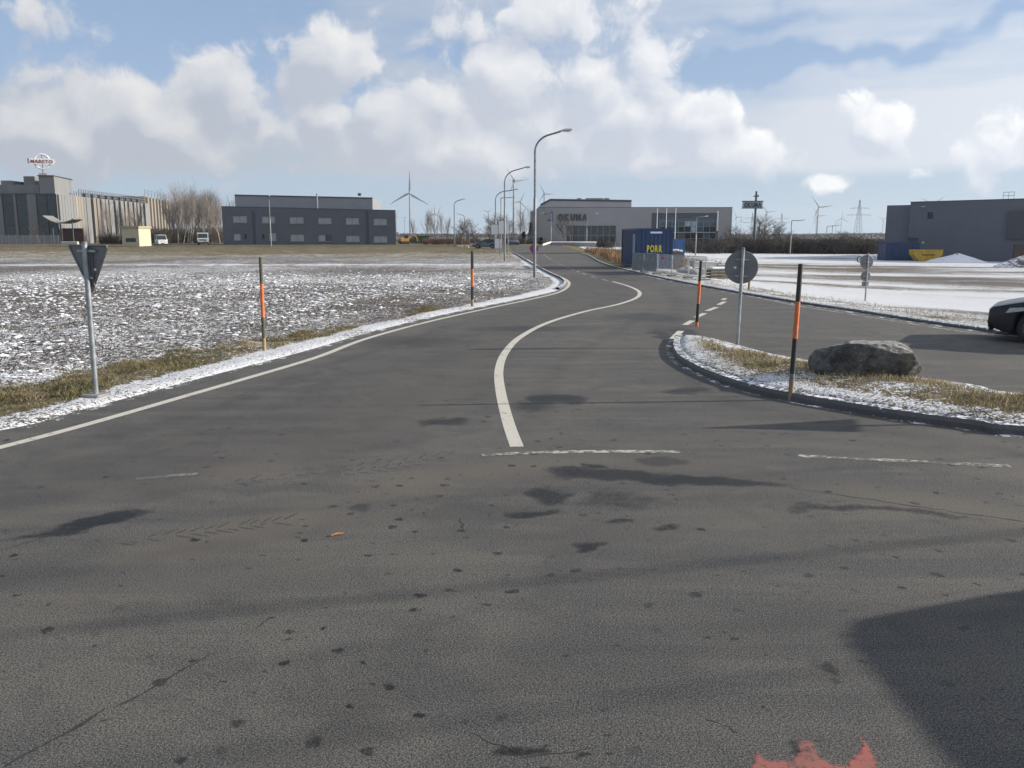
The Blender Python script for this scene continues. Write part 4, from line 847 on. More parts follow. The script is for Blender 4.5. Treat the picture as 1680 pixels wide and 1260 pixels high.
def truck(px, Y, label):
    x = at(px, 400, Y).x; t = thing('flatbed_truck', label, 'truck', (x, Y, rz(x, Y)), R(-72)); W_ = mat('truck_white', (.42, .47, .49), .4, .1, 2); G_ = mat('truck_green', (.04, .09, .07), .5, .1, 2)
    mb = MB(); mb.prism([(2.9, .55), (2.95, 1.15), (2.8, 1.35), (2.55, 2.25), (2.4, 2.35), (1.35, 2.35), (1.3, .55)], -1.0, 1.0, 'xz'); c = mb.build('cab', W_, t)
    mb = MB(); mb.add([(2.84, -.88, 1.38), (2.84, .88, 1.38), (2.605, .82, 2.16), (2.605, -.82, 2.16)], [(0, 1, 2, 3)]); mb.add([(2.86, -.88, 1.38), (2.86, .88, 1.38), (2.625, .82, 2.16), (2.625, -.82, 2.16)], [(0, 1, 2, 3)]); mb.build('windscreen', GLASS, t)
    for s in (-1, 1): MB().box((2.0, s * 1.005, 1.75), (.9, .02, .6), 0, .005).build('side_window', GLASS, t); MB().box((2.97, s * .7, .8), (.05, .3, .16), 0, .01).build('headlight', LAMPG, t); MB().box((2.6, s * 1.15, 1.7), (.1, .14, .4), 0, .02).build('mirror', BLACK, t)
    MB().box((2.95, 0, 1.0), (.04, 1.3, .2)).build('grille', BLACK, t); MB().box((2.95, 0, .5), (.12, 1.95, .2), 0, .03).build('bumper', BLACK, t)
    MB().box((-.9, 0, .75), (4.2, 1.0, .16)).build('chassis', BLACK, t); mb = MB(); mb.box((-.9, 0, .95), (4.2, 2.1, .1))
    for s in (-1, 1): mb.box((-.9, s * 1.03, 1.2), (4.2, .04, .4))
    mb.box((-2.98, 0, 1.2), (.04, 2.0, .4)); mb.build('bed', G_, t)
    for x_ in (2.1, -1.8):
        for s in (-1, 1): wheel(t, x_, s * .88, .42, .24, s)
truck(334, 168, 'pale flatbed truck with dark windscreen beside the grey office')

# ------------------------------------------------------------------ overhead cables (they cross above; their shadows fall on the road)
def cables():
    d = Vector((math.cos(R(14)), math.sin(R(14)), 0)); n = Vector((-d.y, d.x, 0))
    off = Vector((sdir.x, sdir.y, 0)) / sdir.z
    pole_h = 7.6; c0 = Vector((0.2, 5.72, 0)) + off * 6.9
    ends = [c0 - d * 44, c0 + d * 38]; arm = 1.5
    for k, e in enumerate(ends):
        lab = ['wooden cable pole across the road from the triangular yield sign', 'wooden cable pole beyond the parked dark panel van'][k]
        t = thing('cable_pole', lab, 'utility pole', (e.x, e.y, gh(e.x, e.y) - .2), R(14))
        MB().tube([(0, 0, -.5), (0, 0, pole_h + .3)], [.15, .11], 12).build('pole', WOOD, t, True); MB().box((0, 0, pole_h - .25), (.1, 4.0, .1)).build('crossarm', STEEL_D, t)
        for o_ in (-1.75, -.25, 1.7): MB().lathe([(.03, pole_h - .2), (.05, pole_h - .15), (.05, pole_h - .05), (.02, pole_h)], 8, 'z', (0, o_, 0)).build('insulator', WHITE, t)
    for o_, rr, lb in ((1.7, .013, 'thinnest overhead cable, strung between the wooden cable poles'), (-.25, .028, 'thickest overhead cable, strung mid-way on the wooden cable poles'), (-1.75, .018, 'medium overhead cable, strung on the near end of the crossarms')):
        pts = []
        for k in range(41):
            f = k / 40; p = ends[0].lerp(ends[1], f) + n * o_; p.z = pole_h + gh(*ends[0].xy) * 0 - .2 - 4 * .75 * f * (1 - f); pts.append(p)
        o = MB().tube(pts, rr, 6).build('overhead_cable', BLACK); tag(o, lb, 'cable', 'cables strung between the wooden poles')
cables()
# bit of orange litter on the asphalt
g = ground(553, 879); o = MB().tube([(-.05, 0, .012), (0, .006, .016), (.05, -.004, .012)], [.006, .009, .005], 6).build('litter', mat('orange_litter', (.34, .16, .05), .6, .2, 20), None, True, (g.x, g.y, .0)); o.rotation_euler = (0, 0, R(35)); tag(o, 'small orange stub of litter lying on the asphalt', 'litter')
# ------------------------------------------------------------------ buildings
def fuv(px, py, A, B):
    """where the sight line meets the upright plane through A and B: distance along it, height"""
    x, y, w = ray(px, py); dx, dy = B[0] - A[0], B[1] - A[1]; L = math.hypot(dx, dy)
    t = (A[0] * dy - A[1] * dx) / (x * dy - y * dx)
    return ((x * t - A[0]) * dx + (y * t - A[1]) * dy) / L, EYE + w * t
def skin(W, z0, z1, openings, t=.25):
    """front wall sheet at y=0 with openings cut through and reveals of depth t"""
    mb = MB(); xs = sorted({0, W} | {o[0] for o in openings} | {o[1] for o in openings}); zs = sorted({z0, z1} | {o[2] for o in openings} | {o[3] for o in openings})
    for i in range(len(xs) - 1):
        for j in range(len(zs) - 1):
            cx, cz = (xs[i] + xs[i + 1]) / 2, (zs[j] + zs[j + 1]) / 2
            if any(o[0] < cx < o[1] and o[2] < cz < o[3] for o in openings): continue
            mb.add([(xs[i], 0, zs[j]), (xs[i + 1], 0, zs[j]), (xs[i + 1], 0, zs[j + 1]), (xs[i], 0, zs[j + 1])], [(0, 1, 2, 3)])
    for (a, b, c, d) in openings + [(0, W, z0, z1)]: mb.add([(a, 0, c), (b, 0, c), (b, 0, d), (a, 0, d), (a, t, c), (b, t, c), (b, t, d), (a, t, d)], [(0, 1, 5, 4), (1, 2, 6, 5), (2, 3, 7, 6), (3, 0, 4, 7)])
    return mb
def frame_of(A, B): return math.atan2(B[1] - A[1], B[0] - A[0]), math.hypot(B[0] - A[0], B[1] - A[1])
def window(t, o, depth, m_pane, m_frame, n=2, fw=.07, sill=True):
    a, b, c, d = o; w = MB(); w.box(((a + b) / 2, depth - .06, c + fw / 2), (b - a, .08, fw)); w.box(((a + b) / 2, depth - .06, d - fw / 2), (b - a, .08, fw))
    for k in range(n + 1): x = a + (b - a) * k / n; x = min(max(x, a + fw / 2), b - fw / 2); w.box((x, depth - .06, (c + d) / 2), (fw, .078, d - c - 2 * fw))
    W = w.build('window', m_frame, t)
    for k in range(n): x0, x1 = a + (b - a) * k / n, a + (b - a) * (k + 1) / n; MB().box(((x0 + x1) / 2, depth - .05, (c + d) / 2), (x1 - x0 - fw, .03, d - c - 2 * fw)).build('pane', m_pane[k % len(m_pane)] if isinstance(m_pane, list) else m_pane, W)
    if sill: MB().box(((a + b) / 2, -.04, c - .04), (b - a + .16, .2, .06)).build('sill', STEEL, W)
GREY = mat('grey_panels', (.100, .112, .140), .7, .07, .5, .1); GREY_L = mat('pale_grey_panels', (.24, .247, .265), .65, .06, .5); BLIND = mat('pale_blind', (.33, .345, .36), .6, .08, 1.5); FASC = mat('dark_fascia', (.055, .065, .08), .6, .1, 1)
SNOW = mat('snow_cap', (.74, .75, .77), .9, .06, 3, .4)
# grey two-storey office
def office():
    A, B = at(367, 403, 170).to_2d(), at(650, 403, 171.5).to_2d(); th, W = frame_of(A, B); z0 = rz(A.x, A.y) - .3; HL = fuv(367, 339, A, B)[1] - z0; H = fuv(650, 346, A, B)[1] - z0
    t = thing('office_building', 'dark grey two-storey office with pale windows and a taller hall behind', 'building', (A.x, A.y, z0), th)
    ops = []
    def op(x0, x1, y0, y1): u0, za = fuv(x0, y1, A, B); u1, zb = fuv(x1, y0, A, B); return (u0, u1, za - z0, zb - z0)
    up = [(381.5, 405, 354, 365.5), (429, 451, 354.5, 366), (475, 498, 355.5, 367), (521.5, 544, 356.5, 367.5), (567, 589, 357, 368.5), (612.5, 635, 358, 369.5)]
    lo = [(383, 394.5, 383, 394.5), (441, 453, 382, 395.5), (476.5, 499, 384, 396), (522, 545, 385, 396), (567.5, 590, 386, 397), (613, 635.5, 386.5, 398)]
    sk = [.942, .335]
    ops = [op(*q) for q in up + lo]; skin(W, 0, H, ops, .25).build('front_wall', GREY, t)
    D = 26; px_ = -.09
    MB().prism([(0, .25), (W, .25), (W + px_ * D, D * .93), (px_ * D, D * .93)], 0, H - .02, 'xy').build('body', GREY, t)
    for i, o in enumerate(ops): window(t, o, .25, [BLIND, GLASS] if i == 9 else BLIND, STEEL_D, 1 if i in (6, 7) else 2)
    MB().prism([(0, H + .003), (W, H + .003), (W, H + .06), (0, HL)], 0, .25, 'xz').build('raised_wall', GREY, t); MB().prism([(-.05, HL + .003), (W + .05, H + .063), (W + .05, H + .16), (-.05, HL + .1)], -.05, .32, 'xz').build('parapet', FASC, t)
    for u in (fuv(417, 380, A, B)[0], fuv(603, 380, A, B)[0]): MB().box((u, -.05, H / 2), (.5, .1, H - .06)).build('pilaster', FASC, t)
    for px in (403, 432): u, z = fuv(px, 388, A, B); MB().box((u, -.04, z - z0), (.45, .1, .9), 0, .02).build('door_panel', BLACK, t)
    # taller hall set back
    nrm = Vector((-math.sin(th), math.cos(th))); A2, B2 = A + nrm * 6, B + nrm * 6; u0, zt = fuv(385, 320, A2, B2); u1, zt2 = fuv(611, 325, A2, B2); 
    hp = [(u0, 6, H - .1), (u1, 6, H - .1), (u1 + .1, 24, H - .1), (u0 - .6, 24, H - .1), (u0, 6, zt - z0), (u1, 6, zt2 - z0), (u1 + .1, 24, zt2 - z0), (u0 - .6, 24, zt - z0)]
    h = MB().add(hp, [(3, 2, 1, 0), (4, 5, 6, 7), (0, 1, 5, 4), (1, 2, 6, 5), (2, 3, 7, 6), (3, 0, 4, 7)]).build('upper_hall', GREY_L, t)
    MB().prism([(u0 - .05, zt - z0 - .12), (u1 + .05, zt2 - z0 - .12), (u1 + .05, zt2 - z0 + .12), (u0 - .05, zt - z0 + .12)], 5.9, 5.99, 'xz').build('fascia', FASC, h)
    u, z = fuv(521, 318, A2, B2); MB().tube([(u, 5.2, H - .2), (u, 5.2, z - z0)], .16, 8).build('flue', STEEL, t, True)
    u, z = fuv(589, 322, A2, B2); MB().box((u, 6.8, zt - z0 + .2), (.6, .6, .5)).build('roof_vent', FASC, t)
    for px, w in ((466, .5), (487, .5), (510, .9), (535, 1.2)): u, z = fuv(px, 341, A, B); MB().box((u, 2.2, H + .25), (w, .6, .45), 0, .04).build('roof_unit', STEEL_D, t)
    u, _ = fuv(376, 340, A, B); MB().box((u, 1.6, H + .22), (1.8, 1.2, .16), 0, .03).build('roof_skylight', SNOW, t)
office()
# showroom with big lettering
def showroom():
    Yf = 235; A, B = at(884, 402, Yf).to_2d(), at(1199, 402, Yf).to_2d(); W = B.x - A.x; z0 = min(rz(A.x, Yf), rz(B.x, Yf)) - .4; H = at(900, 340.5, Yf).z - z0
    t = thing('showroom_building', 'long light grey showroom with dark lettering and large dark windows', 'building', (A.x, A.y, z0))
    S = mat('showroom_grey', (.235, .235, .25), .65, .05, .25)
    def op(x0, x1, y0, y1): u0, za = fuv(x0, y1, A, B); u1, zb = fuv(x1, y0, A, B); return (u0, u1, za - z0, zb - z0)
    o1, o2 = op(929, 1011, 370, 402), op(1068, 1179, 349.5, 402); skin(W, 0, H, [o1, o2], .8).build('front_wall', S, t)
    MB().prism([(0, .8), (W, .8), (W + 2, 40), (-1.5, 40)], 0, H - .03, 'xy').build('body', S, t); MB().box((W / 2, .2, H + .06), (W + .2, .5, .12)).build('parapet', FASC, t)
    def curtain(o, nu, zs, depth, panes):
        a, b, c, d = o; mb = MB()
        for k in range(nu + 1): mb.box((a + .06 + (b - a - .12) * k / nu, depth - .1, (c + d) / 2), (.12, .14, d - c))
        for z in zs: mb.box(((a + b) / 2, depth - .1, z), (b - a - .01, .12, .13))
        G_ = mb.build('window', STEEL_D, t); zz = [c] + zs + [d]
        for k in range(nu):
            for j in range(len(zz) - 1): x0, x1 = a + (b - a) * k / nu + .1, a + (b - a) * (k + 1) / nu - .1; MB().box(((x0 + x1) / 2, depth - .06, (zz[j] + zz[j + 1]) / 2), (x1 - x0, .04, zz[j + 1] - zz[j] - .14)).build('pane', panes(k, j), G_)
    curtain(o1, 8, [o1[2] + 2.6], .8, lambda k, j: GLASS)
    a, b, c, d = o2; MB().box((a + 1.1, .42, (c + d) / 2), (2.0, .5, d - c)).build('dark_pier', FASC, t); MB().box(((a + b) / 2 + 1, .40, d - .55), (b - a - 2.2, .6, 1.0)).build('dark_lintel', FASC, t)
    lit = mat('bright_reflection_glass', (.26, .36, .42), .15, .2, 1.2); hz = [c + 1.7, c + 3.3, c + 5.0, c + 6.4]  # pale pane colour paints the bright reflection in these windows
    curtain((a + 2.2, b - .35, c, d - 1.1), 9, hz, .75, lambda k, j: lit if (j == 3 and k in (4, 5)) or (j == 2 and k == 5) else (GLASS_B if j >= 3 or (k + j) % 4 == 0 else GLASS))
    MB().box((b - .18, .2, (c + d) / 2 + 2.2), (.34, .6, (d - c) * .62)).build('sunlit_edge_strip', WHITE, t); MB().box(((a + b) / 2 + 1, .35, c + 3.4), (b - a - 3, .3, .2)).build('balcony_rail', STEEL, t)  # white pier paints the sunlit edge of the recess
    # hall behind
    Y2 = Yf + 16; p = [at(887, 341, Y2), at(887, 336, Y2), at(903, 327.6, Y2), at(1036, 329.5, Y2), at(1036, 341, Y2)]
    h = MB().prism([(q.x - A.x, q.z - z0) for q in p], 16, 60, 'xz').build('rear_hall', mat('hall_cladding', (.37, .355, .36), .6, .05, .3), t)
    q = [(q.x - A.x, q.z - z0) for q in p[1:4]]; MB().tube([(q[0][0], 15.9, q[0][1]), (q[1][0], 15.9, q[1][1]), (q[2][0], 15.9, q[2][1])], .28, 6).build('roof_edge', FASC, h)
    for px, w in ((950, 1.2), (975, 5), (995, 1.5)): c_ = at(px, 327.5, Y2 + 4); MB().box((c_.x - A.x, 20, c_.z - z0 + .05), (w, 1.5, .7)).build('roof_unit', STEEL_D, h)
    # lettering and corner mark
    INK = mat('dark_letters', (.035, .04, .05), .5, .1, 1); LB = mat('logo_blue', (.035, .06, .20), .5, .1, 1); LG = mat('logo_green', (.14, .22, .13), .5, .1, 1)
    o_ = fuv(915, 361, A, B); e_ = fuv(964, 351, A, B); glyphs('OKUMA', e_[1] - o_[1], .12, INK, t, (o_[0], -.14, o_[1] - z0), (1, 0, 0), width=e_[0] - o_[0], bold=.095)
    a0, b0 = fuv(898.5, 363, A, B), fuv(906.5, 347.5, A, B); x0, x1, zz0, zz1 = a0[0], b0[0], a0[1] - z0, b0[1] - z0
    MB().prism([(x1 - .5, zz0), (x1, zz0), (x1, zz1), (x1 - .5, zz1)], -.13, -.02, 'xz').build('logo_bar', LB, t); MB().prism([(x0, zz0), (x1 - .52, zz0), (x1 - .52, zz0 + .5), (x0, zz0 + .5)], -.13, -.02, 'xz').build('logo_bar', LB, t)
    MB().prism([(x0 - .9, zz1 - .9), (x0 + .1, zz1 - .9), (x0 + .1, zz1 - .3), (x0 - .9, zz1 - .3)], -.10, -.02, 'xz').build('logo_square', LG, t)
    for px in (1080, 1095, 1110):
        Yp = 205; b_ = at(px - 3, 400, Yp); zt = at(px, 341, Yp).z; g0 = rz(b_.x, Yp)
        f = thing('flagpole', 'slim white flagpole without a flag in front of the glazed office wing', 'flagpole', (b_.x, Yp, g0 - .1), 0, 'flagpoles before the showroom'); MB().tube([(0, 0, -.2), (0, 0, zt - g0)], [.11, .06], 8).build('pole', WHITE, f, True); MB().lathe([(.02, 0), (.09, .06), (.02, .14)], 8, 'z', (0, 0, zt - g0)).build('finial', STEEL, f); MB().box((0, 0, .05), (.4, .4, .14)).build('base', CONC, f)
showroom()
# pole sign
def pole_sign():
    Y = 170; b = at(1237, 400, Y); z0 = rz(b.x, Y); f = lambda px, py: at(px, py, Y)
    t = thing('pole_sign', 'tall dark pole carrying a lettered box sign above the hedge', 'sign', (b.x, Y, z0 - .2)); zt = f(1239, 312).z - z0
    MB().tube([(0, 0, -.3), (0, 0, zt)], [.26, .20], 10).build('pole', FASC, t, True)
    a, c = f(1217, 341), f(1250, 331); w, h = c.x - a.x, c.z - a.z; cx, cz = (a.x + c.x) / 2 - b.x, (a.z + c.z) / 2 - z0 + .2
    bx = MB().box((cx, -.5, cz), (w, .5, h), 0, .03).build('box', mat('sign_silver', (.30, .33, .33), .5, .1, 1), t); mb = MB(); mb.box((cx, -.5, cz + h / 2 + .08), (w + .2, .7, .14)); mb.box((cx, -.5, cz - h / 2 - .08), (w + .2, .7, .14)); mb.build('rim', FASC, bx)
    glyphs('OKUMA', h * .68, .05, mat('dark_letters'), t, (cx - w * .44, -.80, cz - h * .34), (1, 0, 0), width=w * .86, bold=.05)
    m = f(1239, 322).z - z0 + .2; MB().box((0, 0, m), (1.0, .3, .22), 0, .03).build('cross_piece', FASC, t); MB().box((.3, -.28, m + .15), (.25, .2, .2), 0, .03).build('floodlight', STEEL_D, t)
pole_sign()
# concrete plant building with roof sign
def plant():
    Yc = 190; C = at(97, 397, Yc).to_2d(); Lf = at(-70, 397, Yc).to_2d(); E = at(247, 397, 246).to_2d(); z0 = rz(C.x, Yc) - .4
    cz = mat('plant_concrete', (.20, .202, .205), .85, .12, .35, .15, streak=True); ct = mat('plant_concrete_warm', (.24, .215, .185), .85, .15, .35, .15, streak=True)
    H = at(97, 318, Yc).z - z0
    t = thing('plant_building', 'long pale concrete building with narrow dark window strips and roof railings', 'building', (Lf.x, Yc, z0)); W = C.x - Lf.x
    def op(x0, x1, y0, y1): u0, za = fuv(x0, y1, Lf, C); u1, zb = fuv(x1, y0, Lf, C); return (u0, u1, za - z0, zb - z0)
    ops = [op(-50, -36, 319, 386), op(-22, -8, 319, 386), op(8, 20.5, 319, 386), op(31, 43, 319, 386), op(64, 75, 319, 386), op(81, 92, 319, 386)]
    skin(W, 0, H, ops, .3).build('front_wall', cz, t)
    dE = E - C; lp = lambda v: (v.x - Lf.x, v.y - Yc)
    back = Vector((Lf.x - 4, E.y))
    MB().prism([(0, .3), (W, .3), lp(E), lp(back)], 0, H - .03, 'xy').build('body', cz, t)
    for o in ops:
        n = 4; a, b, c, d = o; mb = MB()
        for k in range(n + 1): mb.box(((a + b) / 2, .22, c + .05 + (d - c - .1) * k / n), (b - a, .06, .1))
        w_ = mb.build('window', FASC, t)
        for k in range(n): MB().box(((a + b) / 2, .25, c + (d - c) * (k + .5) / n), (b - a, .04, (d - c) / n - .1)).build('pane', GLASS, w_)
    MB().box((W / 2, .1, H + .05), (W, .4, .1)).build('parapet', FASC, t)
    # sunlit long side: upright slabs with dark window slots between them
    L = dE.length; side = bpy.data.objects.new('side_wall', None); col.objects.link(side); side.parent = t; side.location = (W, .3, 0); side.rotation_euler = (0, 0, math.atan2(dE.y, dE.x))
    rs = random.Random(4); u = .3; k = 0
    while u < L - 1:
        blank = u < L * .24; w = 1.25 if blank else rs.choice([1.5, 1.9, 2.4]); gap = .12 if blank else rs.choice([.9, 1.2, 1.5]); o = 0 if blank else rs.uniform(0, .25)
        MB().box((u + w / 2, -.25 - o / 2, H / 2 - .05), (w, .5 + o, H - .1)).build('wall_slab', cz if rs.random() < .6 else ct, side)
        if not blank: MB().box((u + w + gap / 2, -.06, H / 2 - .2), (gap, .08, H - .8)).build('window_slot', GLASS if rs.random() < .75 else FASC, side)
        u += w + gap; k += 1
    # roof band and penthouse
    a = at(-70, 303, Yc + 5); b_ = at(65, 317, Yc + 5); MB().box(((b_.x + a.x) / 2 - Lf.x, 9, H + (a.z - z0 - H) / 2), (b_.x - a.x, 8, a.z - z0 - H)).build('roof_storey', cz, t)
    a = at(63, 289, Yc + 4); c2 = at(88, 289, Yc + 4); e2 = at(117, 292, Yc + 17); MB().prism([(a.x - Lf.x, 4), (c2.x - Lf.x, 4), (e2.x - Lf.x, 17), (a.x - Lf.x, 17)], H - .1, a.z - z0, 'xy').build('penthouse', cz, t)
    MB().prism([(a.x - Lf.x - .2, 3.8), (c2.x - Lf.x + .15, 3.8), (e2.x - Lf.x + .2, 17.2), (a.x - Lf.x - .2, 17.2)], a.z - z0, a.z - z0 + .2, 'xy').build('penthouse_roof', FASC, t)
    for x0, x1, y0, dk in ((3, 22, 297, 0), (26, 36, 299, 1), (40, 60, 290, 0)): p, q = at(x0, y0, Yc + 8), at(x1, 303, Yc + 8); MB().box(((p.x + q.x) / 2 - Lf.x, 9, (p.z + q.z) / 2 - z0), (q.x - p.x, 3, p.z - q.z + .2), 0, .05).build('roof_unit', [cz, FASC][dk], t)
    # railings along the roof of the long side
    for row in range(2):
        d_ = 1.0 + row * 5; mb = MB(); hh = 1.7
        u = L * .25
        while u < L: mb.box((u, d_, H + hh / 2), (.12, .12, hh)); u += 1.3
        for z in (.5, 1.1, 1.68): mb.box((L * .625, d_, H + z), (L * .75, .10, .11))
        mb.build('roof_railing', STEEL_D, side)
    for k in range(9): MB().box((L * (.30 + .075 * k), .9, H + .45), (1.0, .8, .9), 0, .05).build('roof_unit', FASC, side)
    # taller rear block with pilasters
    e0, e1 = at(243, 397, 250), at(282, 397, 282); d2 = (e1 - e0).to_2d(); Hb = at(243, 322, 250).z - z0; rb = bpy.data.objects.new('rear_block', None); col.objects.link(rb); rb.parent = t; rb.location = (e0.x - Lf.x, e0.y - Yc, 0); rb.rotation_euler = (0, 0, math.atan2(d2.y, d2.x)); l2 = d2.length
    MB().box((l2 / 2, 6, Hb / 2), (l2, 11.8, Hb)).build('wall', mat('plant_brown', (.21, .175, .14), .85, .15, .5), rb)
    for k in range(8): MB().box((l2 * (k + .4) / 8, -.25, Hb / 2 - .1), (l2 / 8 * .42, .6, Hb - .2)).build('pilaster', ct, rb)
    mb = MB()
    for k in range(9): mb.box((l2 * k / 8, 0, Hb + .9), (.09, .09, 1.8))
    for z in (1.0, 1.78): mb.box((l2 / 2, 0, Hb + z), (l2, .08, .08))
    mb.build('roof_railing', STEEL_D, rb)
    # upturned entrance canopy
    c = at(110, 369, Yc - 1); cx, cz_ = c.x - Lf.x, c.z - z0; n = 14; mb = MB(); w = 6.6
    for k in range(n + 1):
        f = k / n * 2 - 1; x = cx + f * w / 2; z = cz_ + .25 + 1.5 * abs(f) ** 1.7 * (1 if f < 0 else .6); mb.v += [(x, -4.5, z + .2), (x, -.2, z + .2), (x, -.2, z), (x, -4.5, z)]
    for k in range(n):
        for j in range(4): q = (j + 1) % 4; mb.f.append((k * 4 + j, k * 4 + q, k * 4 + 4 + q, k * 4 + 4 + j))
    mb.f += [(0, 1, 2, 3), (4 * n, 4 * n + 1, 4 * n + 2, 4 * n + 3)]; mb.build('canopy', mat('canopy_concrete', (.22, .215, .205), .8, .08, 1), t, True)
    for f in (-.55, .75): MB().tube([(cx + f * w / 2, -3.6, -.2), (cx + f * w / 2, -3.6, cz_ + .6)], .14, 8).build('canopy_post', FASC, t)
    MB().box((cx + .6, .12, 1.9), (4.6, .3, 3.8)).build('entrance', mat('maroon_doors', (.07, .025, .03), .5, .2, 1), t)
    return z0
plant()
def roof_sign():
    Y = 196; c = at(69, 265, Y); s = Y / FPX * 1.0; t = thing('roof_sign', 'white ring sign with a red-lettered bar on the pale concrete building', 'sign', (c.x, Y, at(69, 288.5, Y).z), R(22)); z = c.z - t.location.z; rr = 11.2 * s
    mb = MB(); n = 40; pts = [(rr * math.cos(2 * math.pi * k / n), 0, z + rr * math.sin(2 * math.pi * k / n)) for k in range(n + 1)]; mb.tube(pts, .20, 8, False).build('ring', WHITE, t, True)
    w, h = 37 * s, 9.0 * s; mb = MB(); pl = []
    for k in range(9): a = R(-90 + 180 * k / 8); pl.append((w / 2 - h * .3 + h / 2 * math.cos(a) * .6, h / 2 * math.sin(a)))
    for k in range(9): a = R(90 + 180 * k / 8); pl.append((-w / 2 + h * .3 + h / 2 * math.cos(a) * .6, h / 2 * math.sin(a)))
    MB().prism([(a, z + b) for a, b in pl], -.42, -.24, 'xz').build('bar', S_WHITE, t); MB().box((-w / 2 - .1, .5, z + .1), (.25, 1.6, h * .8), 0, .05).build('side_bar', FASC, t)
    glyphs('MARETO', h * .58, .03, mat('rust_red_letters', (.22, .05, .04), .5, .1, 2), t, (-w * .42, -.47, z - h * .29), (1, 0, 0), width=w * .84, bold=.015)
    MB().tube([(0, 0, 0), (0, 0, z - rr)], .14, 8).build('mast', STEEL_D, t, True); MB().box((0, 0, .2), (1.6, 1.2, .7), 0, .05).build('plinth', CONC_D, t); MB().box((0, -.1, z), (.18, .2, rr * 2 - .3)).build('spine', STEEL, t)
roof_sign()
def kiosk():
    C = at(229, 403, 150); Lf = at(201, 403, 151); Bk = at(248.5, 402, 153.4); z0 = rz(C.x, 150) - .15; H = at(229, 374.5, 150).z - z0
    t = thing('transformer_kiosk', 'small cream transformer kiosk with flat roof beside the brown field', 'kiosk', (C.x, C.y, z0)); a, b = (Lf - C), (Bk - C); P = [(a.x, a.y), (0, 0), (b.x, b.y), (a.x + b.x, a.y + b.y)]
    MB().prism(P, 0, H, 'xy').build('walls', CREAM, t); cx, cy = (a.x + b.x) / 2, (a.y + b.y) / 2
    MB().prism([(cx + (p[0] - cx) * 1.09, cy + (p[1] - cy) * 1.09) for p in P], H, H + .38, 'xy').build('roof', mat('kiosk_roof', (.34, .30, .20), .8, .1, 2), t)
    th = math.atan2(-a.y, -a.x); q = Vector((a.x * .48, a.y * .48)); nr = Vector((math.sin(th), -math.cos(th))) * .03; u = at(206, 397, 150); v = at(225, 391, 150)
    w = v.x - u.x; mb = MB()
    for k in range(5): mb.box((q.x + nr.x, q.y + nr.y, u.z - z0 + .1 + k * .13), (w, .10, .08), th)
    mb.box((q.x - nr.x * .2, q.y - nr.y * .2, (u.z + v.z) / 2 - z0), (w, .06, v.z - u.z), th); mb.build('vent_grille', mat('vent_blue_grey', (.055, .065, .085), .5, .1, 2), t)
kiosk()
# big dark hall on the right
def right_hall():
    A, B = at(1487, 425, 131).to_2d(), at(1790, 430, 113).to_2d(); th, W = frame_of(A, B); z0 = rz(A.x, A.y) - .5; H = at(1487, 332, 131).z - z0
    m_ = mat('slate_panels', (.108, .117, .142), .7, .06, .4, .1); D_ = mat('slate_dark', (.055, .058, .068), .6, .1, .6)
    t = thing('warehouse', 'large windowless dark grey warehouse behind the snowy lot', 'building', (A.x, A.y, z0), th)
    def op(x0, x1, y0, y1): u0, za = fuv(x0, y1, A, B); u1, zb = fuv(x1, y0, A, B); return (u0, u1, za - z0, zb - z0)
    vent, door, bay = op(1521, 1531.5, 348, 359), op(1488, 1507, 390, 425), op(1651, 1735, 346, 392); gate = op(1660, 1735, 402, 430); door = (door[0], door[1], 0, door[3]); gate = (gate[0], gate[1], 0, gate[3])
    skin(W, 0, H, [vent, door, gate], .3).build('front_wall', m_, t); MB().prism([(0, .3), (W, .3), (W, 40), (0, 40)], 0, H - .03, 'xy').build('body', m_, t)
    MB().box((W / 2, .1, H + .05), (W + .1, .4, .1)).build('parapet', D_, t)
    MB().box(((bay[0] + bay[1]) / 2, -.25, (bay[2] + bay[3]) / 2), (bay[1] - bay[0], .5, bay[3] - bay[2])).build('dark_bay', D_, t)
    mb = MB()
    for k in range(6): mb.box(((vent[0] + vent[1]) / 2, .2, vent[2] + .08 + (vent[3] - vent[2] - .16) * k / 5), (vent[1] - vent[0] - .02, .08, .09))
    mb.build('vent', D_, t)
    MB().box(((door[0] + door[1]) / 2, .22, door[3] / 2), (door[1] - door[0] - .06, .1, door[3] - .06)).build('door', D_, t); MB().box(((gate[0] + gate[1]) / 2, .22, gate[3] / 2), (gate[1] - gate[0] - .06, .1, gate[3] - .06)).build('gate', mat('brown_gate', (.12, .075, .06), .6, .2, 1), t)
    A0 = at(1449, 425, 134).to_2d(); l_ = Vector((A0.x - A.x, A0.y - A.y)); ca, sa = math.cos(-th), math.sin(-th); lx, ly = l_.x * ca - l_.y * sa, l_.x * sa + l_.y * ca; h2 = at(1452, 337, 134).z - z0
    MB().prism([(lx, ly), (-.05, ly + .4), (-.05, 38), (lx - 2, 38)], 0, h2, 'xy').build('annex', m_, t)
    u, z = fuv(1648, 326, A, B); mb = MB()
    for x in (-.7, 0, .7): mb.box((u + x, 1.5, H + .55), (.06, .06, 1.1))
    mb.box((u, 1.5, H + .6), (1.5, .06, .06)); mb.box((u, 1.5, H + 1.08), (1.5, .06, .06)); mb.build('roof_railing', STEEL, t)
    u, z = fuv(1520, 339, A, B); MB().box((u - .3, -.2, z - z0), (.5, .4, .12), 0, .02).build('floodlight', LAMPG, t); u, z = fuv(1515, 398, A, B); MB().box((u, -.1, z - z0), (.3, .2, .3), 0, .02).build('wall_lamp', LAMPG, t)
right_hall()

